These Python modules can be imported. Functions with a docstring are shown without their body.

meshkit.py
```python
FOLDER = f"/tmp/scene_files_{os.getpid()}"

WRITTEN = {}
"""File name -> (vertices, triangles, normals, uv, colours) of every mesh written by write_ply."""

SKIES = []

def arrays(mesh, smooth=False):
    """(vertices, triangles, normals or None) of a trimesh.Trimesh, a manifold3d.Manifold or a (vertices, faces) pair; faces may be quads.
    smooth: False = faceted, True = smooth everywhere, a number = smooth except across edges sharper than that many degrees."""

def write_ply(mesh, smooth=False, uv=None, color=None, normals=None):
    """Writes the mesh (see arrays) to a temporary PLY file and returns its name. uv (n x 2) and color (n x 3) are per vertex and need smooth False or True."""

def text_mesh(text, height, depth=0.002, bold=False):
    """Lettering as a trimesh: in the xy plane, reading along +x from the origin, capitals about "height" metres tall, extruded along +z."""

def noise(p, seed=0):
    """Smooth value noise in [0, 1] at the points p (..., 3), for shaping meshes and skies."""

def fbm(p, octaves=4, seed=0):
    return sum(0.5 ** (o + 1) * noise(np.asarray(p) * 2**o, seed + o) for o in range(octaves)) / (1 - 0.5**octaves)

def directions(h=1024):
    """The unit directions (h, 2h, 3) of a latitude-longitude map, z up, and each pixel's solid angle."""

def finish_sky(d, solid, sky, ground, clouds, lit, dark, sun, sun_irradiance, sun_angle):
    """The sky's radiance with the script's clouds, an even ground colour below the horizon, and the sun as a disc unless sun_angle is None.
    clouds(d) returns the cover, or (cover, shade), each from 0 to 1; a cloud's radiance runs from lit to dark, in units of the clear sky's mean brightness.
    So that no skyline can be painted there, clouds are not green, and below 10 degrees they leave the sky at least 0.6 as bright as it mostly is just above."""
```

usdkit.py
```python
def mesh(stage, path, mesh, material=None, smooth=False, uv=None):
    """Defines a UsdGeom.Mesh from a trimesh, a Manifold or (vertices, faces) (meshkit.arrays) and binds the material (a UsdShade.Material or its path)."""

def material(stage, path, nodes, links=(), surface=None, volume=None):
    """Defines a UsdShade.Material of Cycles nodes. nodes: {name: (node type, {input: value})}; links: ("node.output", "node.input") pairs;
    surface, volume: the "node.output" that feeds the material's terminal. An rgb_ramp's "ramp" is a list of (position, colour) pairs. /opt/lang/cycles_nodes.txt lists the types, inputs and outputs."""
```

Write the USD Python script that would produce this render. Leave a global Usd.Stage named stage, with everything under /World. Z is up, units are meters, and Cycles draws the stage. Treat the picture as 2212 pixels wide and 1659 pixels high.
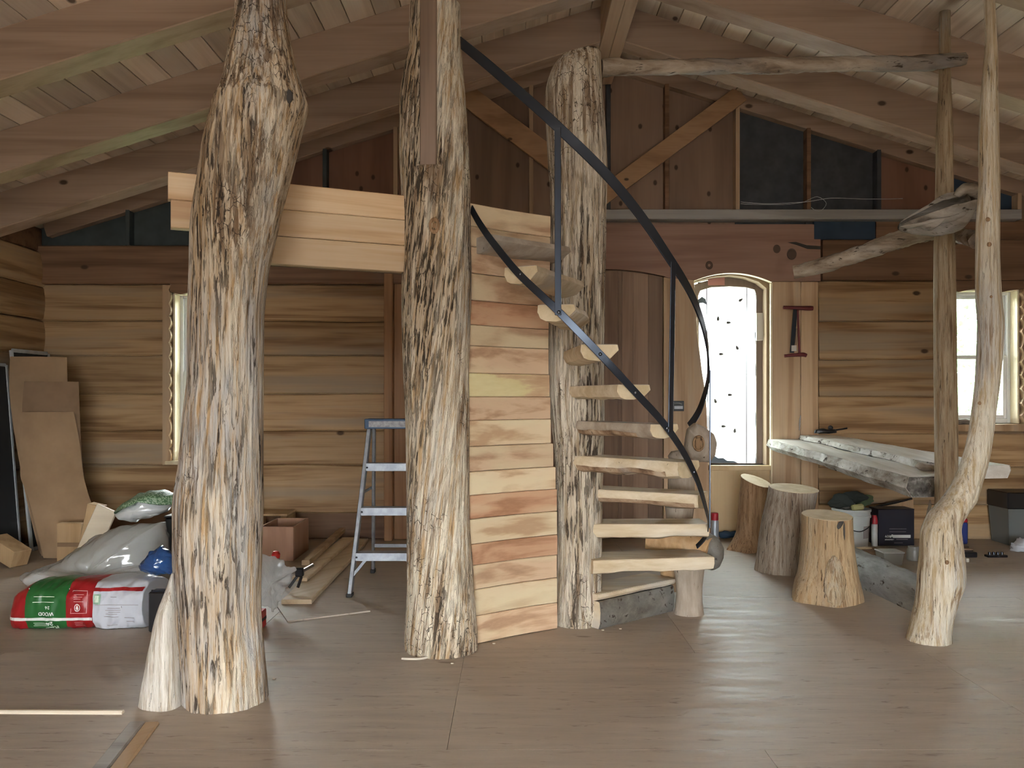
import math, random
import numpy as np
import trimesh
import manifold3d as m3
from scipy.interpolate import PchipInterpolator
import meshkit, usdkit
from meshkit import noise, fbm, text_mesh
from pxr import Gf, Sdf, Usd, UsdGeom, UsdLux, UsdShade

random.seed(7)
stage = Usd.Stage.CreateInMemory()
UsdGeom.SetStageUpAxis(stage, UsdGeom.Tokens.z)
UsdGeom.SetStageMetersPerUnit(stage, 1.0)
UsdGeom.Xform.Define(stage, '/World')
UsdGeom.Scope.Define(stage, '/World/Looks')

# ------------------------------------------------------------------ camera, sky, exposure
F, CX, HY, H = 1800.0, 1106.0, 860.0, 1.35         # focal length in pixels, optical axis, horizon row, eye height
cam = UsdGeom.Camera.Define(stage, '/World/Camera')
cam.CreateHorizontalApertureAttr(36.0)
cam.CreateVerticalApertureAttr(27.0)
cam.CreateFocalLengthAttr(36.0 * F / 2212)
cam.CreateVerticalApertureOffsetAttr((HY - 829.5) / 2212 * 36.0)
cam.CreateFStopAttr(0.0)
cam.CreateClippingRangeAttr((0.05, 1000.0))
cam.AddTranslateOp().Set((0, 0, H))
cam.AddRotateXOp().Set(90.0)
cam.CreateExposureAttr(3.3)

sky = UsdLux.DomeLight.Define(stage, '/World/Sky')   # bright overcast day
sky.CreateIntensityAttr(1.0)
sky.CreateColorAttr((0.95, 0.98, 1.0))


# ------------------------------------------------------------------ helpers
def at(px, py, Y):
    """photo position at depth Y -> point in metres"""
    return np.array([(px - CX) / F * Y, Y, H - (py - HY) / F * Y])


WY = 8.0
def WX(px): return (px - CX) / F * WY
def WZ(py): return H - (py - HY) / F * WY


_used = {}
def numbered(parent, name):
    k = (parent, name)
    _used[k] = _used.get(k, -1) + 1
    return name if _used[k] == 0 else f'{name}_{_used[k]:03d}'


def meta(prim, label=None, cat=None, group=None, kind=None):
    for k, v in (('label', label), ('category', cat), ('group', group), ('kind', kind)):
        if v: prim.SetCustomDataByKey(k, v)
    return prim


def thing(name, label=None, cat=None, loc=(0, 0, 0), group=None, kind=None, rz=0):
    x = UsdGeom.Xform.Define(stage, '/World/' + numbered('/World', name))
    x.AddTranslateOp().Set(Gf.Vec3d(*map(float, loc)))
    if rz: x.AddRotateZOp().Set(float(rz))
    p = x.GetPrim()
    _loc[str(p.GetPath())] = np.array(loc, float)
    return meta(p, label, cat, group, kind)


_loc = {}
def obj(name, mesh, mat, parent=None, label=None, cat=None, group=None, kind=None, smooth=False, uv=None):
    """one Mesh prim; its vertices are given in world metres and stored relative to the thing's base"""
    base = str(parent.GetPath()) if parent else '/World'
    path = base + '/' + numbered(base, name)
    v, f, n = meshkit.arrays(mesh, False)
    top = '/' + '/'.join(base.split('/')[1:3])
    off = _loc.get(top)
    if off is not None: v = v - off
    m = usdkit.mesh(stage, path, trimesh.Trimesh(v, f, process=False), M[mat] if isinstance(mat, str) else mat, smooth=smooth)
    if off is not None: _loc[path] = off
    return meta(m.GetPrim(), label, cat, group, kind)


def loft(rings, closed=True, cap=True):
    r = np.asarray(rings, float)
    n, m = r.shape[:2]
    v = r.reshape(-1, 3)
    i, j = np.meshgrid(np.arange(n - 1), np.arange(m if closed else m - 1), indexing='ij')
    a, b, c, d = i * m + j, i * m + (j + 1) % m, (i + 1) * m + (j + 1) % m, (i + 1) * m + j
    f = np.vstack([np.stack([a, b, c], -1).reshape(-1, 3), np.stack([a, c, d], -1).reshape(-1, 3)])
    if cap and closed:
        c0, c1 = len(v), len(v) + 1
        v = np.vstack([v, r[0].mean(0), r[-1].mean(0)])
        k = np.arange(m)
        f = np.vstack([f, np.stack([(k + 1) % m, k, np.full(m, c0)], 1), np.stack([(n - 1) * m + k, (n - 1) * m + (k + 1) % m, np.full(m, c1)], 1)])
    t = trimesh.Trimesh(v, f, process=False)
    if t.volume < 0: t.invert()
    return t


def cbox(x0, x1, y0, y1, z0, z1, b=0.004):
    """chamfered box"""
    x0, x1 = min(x0, x1), max(x0, x1); y0, y1 = min(y0, y1), max(y0, y1); z0, z1 = min(z0, z1), max(z0, z1)
    b = min(b, (x1 - x0) * .3, (y1 - y0) * .3, (z1 - z0) * .3)
    p = []
    for sx in (0, 1):
        for sy in (0, 1):
            for sz in (0, 1):
                X, Y, Z = (x0, x1)[sx], (y0, y1)[sy], (z0, z1)[sz]
                dx, dy, dz = b * (1 - 2 * sx), b * (1 - 2 * sy), b * (1 - 2 * sz)
                p += [(X, Y + dy, Z + dz), (X + dx, Y, Z + dz), (X + dx, Y + dy, Z)]
    return trimesh.convex.convex_hull(np.array(p))


def bar(p, q, w, t, up=(0, 0, 1), b=0.002):
    """chamfered bar from p to q, w wide across (perpendicular to up and axis), t along up"""
    p, q, up = np.array(p, float), np.array(q, float), np.array(up, float)
    L = np.linalg.norm(q - p); U = (q - p) / L
    S = np.cross(up, U); S /= np.linalg.norm(S); V = np.cross(U, S)
    m = cbox(0, L, -w / 2, w / 2, -t / 2, t / 2, b)
    m.vertices = p + m.vertices[:, :1] * U + m.vertices[:, 1:2] * S + m.vertices[:, 2:] * V
    return m


def tube(pts, r, m=10, n=None):
    pts = np.asarray(pts, float)
    r = np.broadcast_to(np.asarray(r, float), (len(pts),))
    if n:
        s = np.r_[0, np.cumsum(np.linalg.norm(np.diff(pts, axis=0), axis=1))]
        u = np.linspace(0, s[-1], n)
        r = PchipInterpolator(s, r)(u)
        pts = PchipInterpolator(s, pts)(u)
    T = np.gradient(pts, axis=0); T /= np.linalg.norm(T, axis=1, keepdims=True)
    A = np.cross(T[0], [0, 0, 1.0] if abs(T[0][2]) < .9 else [1.0, 0, 0]); A /= np.linalg.norm(A)
    rings = []
    th = np.arange(m) * 2 * np.pi / m
    for k in range(len(pts)):
        A = A - T[k] * (A @ T[k]); A /= np.linalg.norm(A)
        B = np.cross(T[k], A)
        rings.append(pts[k] + r[k] * (np.cos(th)[:, None] * A + np.sin(th)[:, None] * B))
    return loft(rings)


def rough_tube(pts, r, m, n, amp, seed, fu=3.0, fa=2.5, flat=1.0):
    """a crooked branch: tube whose radius wanders"""
    t = tube(pts, r, m, n)
    v = t.vertices
    s = np.asarray(pts, float)
    c = v[:n * m].reshape(n, m, 3).mean(1)
    rr = v[:n * m].reshape(n, m, 3) - c[:, None]
    L = np.linalg.norm(rr, axis=2, keepdims=True)
    d = rr / L
    k = np.arange(n)[:, None, None] * 0.12 * fu * np.ones((1, m, 1))
    q = np.concatenate([d * fa + k, ], 2) + seed * 7.3
    f = 1 + amp * (fbm(q, 3, seed) - .5) * 2
    rr = rr * f[..., None]
    rr[..., 2] *= flat
    w = np.concatenate([(c[:, None] + rr).reshape(-1, 3), v[n * m:]])
    return trimesh.Trimesh(w, t.faces, process=False)


def plank(u0, u1, v0, v1, O, U, V, D, th=0.03, wave=0.0, seed=0, n=2, bev=0.006, lean=0.0, bulge=0.0, thr=None):
    """a board: runs along U from u0 to u1, spans v0..v1 along V, its face towards D at height th over O. wave: live edges. lean: the low edge stands prouder."""
    u = np.linspace(u0, u1, n)
    O, U, V, D = (np.asarray(x, float) for x in (O, U, V, D))
    e0 = e1 = 0
    if wave:
        e0 = wave * 2 * (fbm(np.stack([u * 1.3, 0 * u + seed * 3.1, 0 * u], 1), 3, seed) - .5)
        e1 = wave * 2 * (fbm(np.stack([u * 1.3, 0 * u + seed * 5.7 + 9, 0 * u], 1), 3, seed + 1) - .5)
    a, b = v0 + e0 + 0 * u, v1 + e1 + 0 * u
    rings = []
    for k in range(n):
        A, B = a[k], b[k]
        w = B - A; h0, h1 = th + lean, th
        prof = [(A, 0), (A, h0 - bev), (A + bev, h0)]
        if bulge:
            prof += [(A + w * .3, h0 * .7 + h1 * .3 + bulge * .8), (A + w * .5, (h0 + h1) / 2 + bulge), (A + w * .7, h0 * .3 + h1 * .7 + bulge * .8)]
        prof += [(B - bev, h1), (B, h1 - bev), (B, 0)]
        rings.append([O + U * u[k] + V * p + D * h for p, h in prof])
    return loft(rings)


def poly_prism(poly, O, U, V, D, t, b=0):
    """outline (u, v) extruded along D by t"""
    from shapely.geometry import Polygon
    g = Polygon(poly)
    m = trimesh.creation.extrude_polygon(g, t, engine='earcut')
    O, U, V, D = (np.asarray(x, float) for x in (O, U, V, D))
    v = O + m.vertices[:, :1] * U + m.vertices[:, 1:2] * V + m.vertices[:, 2:] * D
    r = trimesh.Trimesh(v, m.faces, process=False)
    if r.volume < 0: r.invert()
    return r


def resample(poly, m):
    p = np.asarray(poly, float)
    q = np.vstack([p, p[:1]])
    s = np.r_[0, np.cumsum(np.linalg.norm(np.diff(q, axis=0), axis=1))]
    u = np.linspace(0, s[-1], m, endpoint=False)
    return np.stack([np.interp(u, s, q[:, k]) for k in range(q.shape[1])], 1)


def inflate(outline, Y, dep, m=96, lev=9, amp=0.01, freq=8, seed=1, power=2.2, floor=None, soft=1, crumple=0.0):
    """a soft body whose outline (photo positions at depth Y) bulges by dep towards and away from the viewer"""
    P = np.array([at(x, y, Y) for x, y in outline])
    P = resample(P, m)
    for _ in range(soft): P = (np.roll(P, 1, 0) + 2 * P + np.roll(P, -1, 0)) / 4
    c = P.mean(0)
    rings = []
    for a in np.linspace(-np.pi / 2 * .97, np.pi / 2 * .97, lev * 2 + 1):
        s = np.cos(a) ** (2 / power); h = np.sign(np.sin(a)) * abs(np.sin(a)) ** (2 / power)
        q = c + (P - c) * s
        q[:, 1] = Y + h * dep
        rings.append(q)
    t = loft(rings)
    v = np.array(t.vertices); n = t.vertex_normals
    d = amp * 2 * (fbm(v * freq, 4, seed) - .5)
    if crumple:
        d = d + crumple * (abs(fbm(v * freq * 1.7, 3, seed + 5) - .5) * 4 - .5)
    v = v + n * np.asarray(d)[:, None]
    if floor is not None: v[:, 2] = np.maximum(v[:, 2], floor)
    return trimesh.Trimesh(v, t.faces, process=False)


def ball_chain(pts, r, res=10):
    hulls = []
    for (p, q, a, b) in zip(pts[:-1], pts[1:], r[:-1], r[1:]):
        hulls.append(m3.Manifold.hull_points(np.vstack([trimesh.creation.icosphere(1, a).vertices + p, trimesh.creation.icosphere(1, b).vertices + q])))
    m = hulls[0]
    for h in hulls[1:]: m = m + h
    return m


def lathe(profile, c, m=32, axis=2):
    """profile: (radius, height) pairs"""
    th = np.arange(m) * 2 * np.pi / m
    rings = [[(c[0] + r * math.cos(a), c[1] + r * math.sin(a), c[2] + h) for a in th] for r, h in profile]
    return loft(rings)


def cat(*ms):
    return trimesh.util.concatenate([trimesh.Trimesh(*meshkit.arrays(m)[:2], process=False) for m in ms])


# ------------------------------------------------------------------ materials
M = {}
def lin(r, g, b):
    f = lambda c: (c / 255 / 12.92) if c / 255 <= .04045 else ((c / 255 + .055) / 1.055) ** 2.4
    return (f(r), f(g), f(b))


def plain(name, col, rough=0.5, metal=0.0, spec=0.5, **kw):
    M[name] = usdkit.material(stage, '/World/Looks/' + name, {'p': ('principled_bsdf', dict(base_color=col, roughness=rough, metallic=metal, specular_ior_level=spec, **kw))}, [], surface='p.BSDF')


def speckled(name, c1, c2, scale=20, rough=.6, stretch=(1, 1, 1), bump=.15, detail=5, metal=0.0, lo=.35, hi=.65, spec=.4, bdist=.004):
    M[name] = usdkit.material(stage, '/World/Looks/' + name, {
        'g': ('geometry', {}), 'm': ('mapping', {'scale': stretch}),
        'n': ('noise_texture', dict(scale=scale, detail=detail, roughness=.6)),
        'r': ('rgb_ramp', {'ramp': [(lo, c1), (hi, c2)]}),
        'b': ('bump', dict(strength=bump, distance=bdist)),
        'p': ('principled_bsdf', dict(roughness=rough, metallic=metal, specular_ior_level=spec))},
        [('g.position', 'm.vector'), ('m.vector', 'n.vector'), ('n.fac', 'r.fac'), ('r.color', 'p.base_color'), ('n.fac', 'b.height'), ('b.normal', 'p.normal')], surface='p.BSDF')


def wood(name, cols, axis='x', rot=None, along=1.0, across=9.0, vary=.22, knots=.0, knotcol=(.05, .025, .012), rough=.55, spec=.35, ring=14.0, ringamt=.35, bump=.25, grey=0.0, greycol=(.33, .30, .26), knotscale=2.2, plane='xz'):
    """sawn timber: streaks and cathedral grain along an axis, knots, each piece its own tone and its own cut"""
    s = {'x': (along, across, across), 'y': (across, along, across), 'z': (across, across, along)}[axis]
    ks = {'x': (.75, 1.3, 1.3), 'y': (1.3, .75, 1.3), 'z': (1.3, 1.3, .9)}[axis]
    N = {
        'g': ('geometry', {}), 'o': ('object_info', {}),
        'rv': ('vector_math', {'math_type': 'multiply_add', 'vector2': (37.0, 23.0, 51.0)}),
        'm': ('mapping', {'scale': s}),
        'mf': ('mapping', {'scale': tuple(x * 5.5 if x > along else x * 1.6 for x in s)}),
        'n1': ('noise_texture', dict(scale=1.0, detail=3.0, roughness=.55, distortion=.35)),
        'n2': ('noise_texture', dict(scale=1.6, detail=3.0, roughness=.65)),
        'k': ('math', {'math_type': 'multiply', 'value2': ring}),
        'sn': ('math', {'math_type': 'sine'}),
        'ma': ('math', {'math_type': 'multiply_add', 'value2': .5, 'value3': .5}),
        'mx': ('mix_float', {'fac': ringamt}),
        'mx2': ('mix_float', {'fac': .3}),
        'r': ('rgb_ramp', {'ramp': cols}),
        'vr': ('map_range', {'from_min': 0.0, 'from_max': 1.0, 'to_min': 1 - vary, 'to_max': 1 + vary}),
        'h': ('hsv', {'saturation': 1.0}),
        'b': ('bump', dict(strength=bump, distance=.003)),
        'p': ('principled_bsdf', dict(roughness=rough, specular_ior_level=spec)),
    }
    L = [('o.random', 'rv.vector1'), ('g.position', 'rv.vector3')]
    src = 'rv.vector'
    if rot:
        N['rt'] = ('mapping', {'rotation': rot}); L.append((src, 'rt.vector')); src = 'rt.vector'
    L += [(src, 'm.vector'), (src, 'mf.vector'), ('m.vector', 'n1.vector'), ('mf.vector', 'n2.vector'), ('n1.fac', 'k.value1'), ('k.value', 'sn.value1'), ('sn.value', 'ma.value1'),
          ('n1.fac', 'mx.a'), ('ma.value', 'mx.b'), ('mx.result', 'mx2.a'), ('n2.fac', 'mx2.b'), ('mx2.result', 'r.fac'), ('o.random', 'vr.value'), ('vr.result', 'h.value'), ('n2.fac', 'b.height'), ('b.normal', 'p.normal')]
    last = 'r.color'
    if grey:
        N['mg'] = ('mapping', {'scale': tuple(x * .5 for x in s)})
        N['ng'] = ('noise_texture', dict(scale=1.0, detail=3.0, roughness=.6))
        N['rg'] = ('map_range', {'from_min': .58 - grey * .2, 'from_max': .72 - grey * .2, 'clamp': True})
        N['mgx'] = ('mix', {'color2': greycol})
        N['rgs'] = ('math', {'math_type': 'multiply', 'value2': .75})
        L += [(src, 'mg.vector'), ('mg.vector', 'ng.vector'), ('ng.fac', 'rg.value'), ('rg.result', 'rgs.value1'), ('rgs.value', 'mgx.fac'), (last, 'mgx.color1')]
        last = 'mgx.color'
    if knots:
        N['mk'] = ('mapping', {'scale': ks, 'rotation': {'xz': (math.pi / 2, 0, 0), 'xy': (0, 0, 0), 'yz': (0, math.pi / 2, 0)}[plane]})
        N['v'] = ('voronoi_texture', {'scale': knotscale, 'feature': 'f1', 'dimensions': '2D'})
        N['sc'] = ('separate_color', {})
        N['kt'] = ('math', {'math_type': 'less_than', 'value2': knots})
        N['kr'] = ('map_range', {'from_min': .075, 'from_max': .04, 'to_min': 0.0, 'to_max': .9, 'clamp': True})
        N['km'] = ('math', {'math_type': 'multiply'})
        N['kx'] = ('mix', {'color2': knotcol})
        L += [(src, 'mk.vector'), ('mk.vector', 'v.vector'), ('v.color', 'sc.color'), ('sc.r', 'kt.value1'), ('v.distance', 'kr.value'), ('kr.result', 'km.value1'), ('kt.value', 'km.value2'), ('km.value', 'kx.fac'), (last, 'kx.color1')]
        last = 'kx.color'
    L += [(last, 'h.color'), ('h.color', 'p.base_color')]
    M[name] = usdkit.material(stage, '/World/Looks/' + name, N, L, surface='p.BSDF')


def log_wood(name, cols, dark=(.055, .036, .022), darkat=.6, darkw=.07, axis='z', tracks=.5, grey=.5, greycol=(.40, .39, .37), sx=20.0, sz=1.4, rough=.7, bump=.5, darkscale=2.6, rot=None):
    """debarked log: pale sapwood streaked with brown inner bark, grey stains, beetle tracks"""
    ax = lambda a, b: {'x': (b, a, a), 'y': (a, b, a), 'z': (a, a, b)}[axis]
    N = {
        'g': ('geometry', {}), 'm1': ('mapping', {'scale': ax(sx, sz)}), 'm2': ('mapping', {'scale': ax(sx * darkscale, sz * 4.0)}),
        'm3': ('mapping', {'scale': ax(3.2, .9)}), 'm4': ('mapping', {'scale': ax(34, 17)}),
        'n1': ('noise_texture', dict(scale=1.0, detail=5.0, roughness=.65, distortion=.25)),
        'n2': ('noise_texture', dict(scale=1.0, detail=4.0, roughness=.65, distortion=.3)),
        'n3': ('noise_texture', dict(scale=1.0, detail=3.0, roughness=.55)),
        'nb': ('noise_texture', dict(scale=5.0, detail=2.0)),
        'r': ('rgb_ramp', {'ramp': cols}),
        'g3': ('map_range', {'from_min': .62 - grey * .25, 'from_max': .78 - grey * .25, 'clamp': True}),
        'g4': ('math', {'math_type': 'multiply', 'value2': .8}),
        'x1': ('mix', {'color2': greycol}),
        'ad': ('math', {'math_type': 'multiply_add', 'value2': .22, 'value3': -.11}),
        'ds': ('math', {'math_type': 'add'}),
        'd': ('map_range', {'from_min': darkat, 'from_max': darkat + darkw, 'clamp': True}),
        'x2': ('mix', {'color2': dark}),
        'b': ('bump', dict(strength=bump, distance=.012, )),
        'p': ('principled_bsdf', dict(roughness=rough, specular_ior_level=.25)),
    }
    src = 'g.position'; L = []
    if rot:
        N['rt'] = ('mapping', {'rotation': rot}); L.append((src, 'rt.vector')); src = 'rt.vector'
    L += [(src, 'm1.vector'), (src, 'm2.vector'), (src, 'm3.vector'), ('m1.vector', 'n1.vector'), ('m2.vector', 'n2.vector'), ('m3.vector', 'n3.vector'),
          ('n1.fac', 'r.fac'), ('n3.fac', 'g3.value'), ('g3.result', 'g4.value1'), ('g4.value', 'x1.fac'), ('r.color', 'x1.color1'),
          ('n3.fac', 'ad.value1'), ('ad.value', 'ds.value1'), ('n2.fac', 'ds.value2'), ('ds.value', 'd.value'), ('d.result', 'x2.fac'), ('x1.color', 'x2.color1')]
    last = 'x2.color'
    if tracks:
        N['wv'] = ('vector_math', {'math_type': 'multiply_add', 'vector2': (.35, .35, .35)})
        N['v'] = ('voronoi_texture', {'feature': 'distance_to_edge', 'scale': 1.0, 'randomness': 1.0})
        N['t'] = ('map_range', {'from_min': .04, 'from_max': .012, 'to_min': 0.0, 'to_max': 1.0, 'clamp': True})
        N['tm'] = ('map_range', {'from_min': .66 - tracks * .12, 'from_max': .74 - tracks * .12, 'clamp': True})
        N['tt'] = ('math', {'math_type': 'multiply'})
        N['x3'] = ('mix', {'color2': tuple(c * .9 for c in dark)})
        N['nw'] = ('noise_texture', dict(scale=9.0, detail=2.0))
        L += [(src, 'm4.vector'), (src, 'nw.vector'), ('nw.color', 'wv.vector1'), ('m4.vector', 'wv.vector3'), ('wv.vector', 'v.vector'), ('v.distance', 't.value'),
              (src, 'nb.vector'), ('nb.fac', 'tm.value'), ('t.result', 'tt.value1'), ('tm.result', 'tt.value2'), ('tt.value', 'x3.fac'), (last, 'x3.color1')]
        last = 'x3.color'
    N['hi'] = ('math', {'math_type': 'subtract'})
    L += [('n1.fac', 'hi.value1'), ('d.result', 'hi.value2'), ('hi.value', 'b.height'), ('b.normal', 'p.normal'), (last, 'p.base_color')]
    M[name] = usdkit.material(stage, '/World/Looks/' + name, N, L, surface='p.BSDF')


pine = [(.28, (.21, .115, .05)), (.45, (.33, .20, .095)), (.6, (.42, .275, .14)), (.75, (.48, .325, .18))]
wood('siding_wood', pine, 'x', along=.55, across=9, knots=.10, grey=.38, greycol=(.30, .235, .165), vary=.16)
wood('siding_wood_dark', [(.25, (.125, .064, .032)), (.5, (.18, .097, .052)), (.75, (.245, .14, .078))], 'x', along=.5, across=9, knots=.1, vary=.15)
wood('side_siding', pine, 'y', plane='yz', along=.55, across=9, knots=.12, grey=.3, greycol=(.30, .235, .165), vary=.12)
wood('header_wood', [(.25, (.225, .12, .08)), (.5, (.285, .16, .11)), (.75, (.34, .205, .145))], 'x', along=.45, across=6, knots=.0, vary=.05, knotscale=1.6)
wood('ceiling_wood', [(.25, (.56, .45, .34)), (.5, (.68, .56, .44)), (.75, (.75, .64, .52))], 'y', plane='xy', along=.5, across=9, knots=.2, vary=.24)
wood('rafter_wood', [(.25, (.28, .185, .125)), (.5, (.355, .245, .17)), (.75, (.43, .305, .22))], 'x', rot=None, along=.5, across=8, knots=.22, vary=.08)
wood('ridge_wood', [(.25, (.36, .235, .145)), (.5, (.46, .31, .20)), (.75, (.54, .38, .255))], 'y', plane='xy', along=.5, across=8, vary=.05)
wood('sheathing_wood', [(.25, (.20, .125, .08)), (.5, (.26, .165, .108)), (.75, (.32, .21, .14))], 'z', along=.6, across=3.5, knots=.75, knotscale=2.6, vary=.1, ringamt=.2)
wood('sheathing_red', [(.25, (.175, .085, .052)), (.5, (.225, .112, .07)), (.75, (.27, .14, .09))], 'z', along=.6, across=3.5, knots=.6, knotscale=2.6, vary=.1, ringamt=.2)
speckled('building_paper', (.045, .048, .052), (.075, .078, .082), 6, .8)
speckled('building_paper_blue', (.028, .048, .075), (.04, .064, .095), 6, .8)
speckled('building_paper_green', (.045, .056, .055), (.065, .08, .078), 6, .8)
wood('stud_wood', [(.25, (.36, .24, .14)), (.5, (.44, .30, .18)), (.75, (.52, .37, .24))], 'z', along=.6, across=10, vary=.12)
wood('plate_wood', [(.25, (.24, .225, .205)), (.5, (.31, .295, .27)), (.75, (.38, .36, .33))], 'x', along=.6, across=10, vary=.05)
wood('brace_wood', [(.25, (.32, .175, .085)), (.5, (.40, .23, .118)), (.75, (.47, .29, .155))], 'x', along=2, across=7, knots=.35, knotscale=3.5, vary=.05)
wood('door_wood', [(.2, (.20, .118, .072)), (.5, (.28, .175, .112)), (.8, (.37, .245, .16))], 'z', along=.5, across=8, vary=.28, ringamt=.25)
wood('trim_wood', [(.25, (.38, .235, .125)), (.5, (.50, .335, .195)), (.75, (.60, .43, .27))], 'z', along=.5, across=8, knots=.15, grey=.25, greycol=(.40, .32, .22), vary=.1)
wood('closet_wood', [(.25, (.24, .12, .055)), (.5, (.32, .17, .08)), (.75, (.39, .22, .11))], 'z', along=.5, across=8, vary=.08)
wood('jamb_wood', [(.25, (.70, .58, .38)), (.5, (.76, .65, .45)), (.75, (.80, .70, .52))], 'z', along=.6, across=9, vary=.04)
wood('panel_ply', [(.25, (.48, .33, .17)), (.5, (.55, .40, .22)), (.75, (.61, .46, .27))], 'z', along=.5, across=4, knots=.3, vary=.04, ringamt=.2)
RP = (0, 0, -math.atan2(.43, 1))
wood('loft_wood', [(.2, (.46, .27, .14)), (.5, (.60, .41, .235)), (.8, (.70, .54, .36))], 'x', rot=RP, along=.55, across=9, vary=.14, ringamt=.4, knots=.06)
wood('cypress_tan', [(.28, (.40, .25, .15)), (.45, (.52, .345, .215)), (.62, (.62, .44, .29))], 'x', rot=RP, along=.6, across=11, vary=.08, ringamt=.4, grey=.62, greycol=(.66, .545, .35))
wood('cypress_red', [(.28, (.36, .185, .10)), (.45, (.455, .25, .145)), (.62, (.54, .33, .20))], 'x', rot=RP, along=.6, across=11, vary=.07, ringamt=.35, grey=.3, greycol=(.60, .44, .28))
wood('cypress_pale', [(.28, (.46, .305, .18)), (.45, (.57, .415, .255)), (.62, (.66, .52, .34))], 'x', rot=RP, along=.6, across=10, vary=.07, ringamt=.5, grey=.62, greycol=(.68, .58, .38))
wood('cypress_yellow', [(.3, (.46, .29, .165)), (.46, (.58, .41, .245)), (.52, (.66, .56, .29)), (.7, (.72, .63, .36))], 'x', rot=RP, along=.6, across=5, vary=.02, ringamt=.3)
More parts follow.
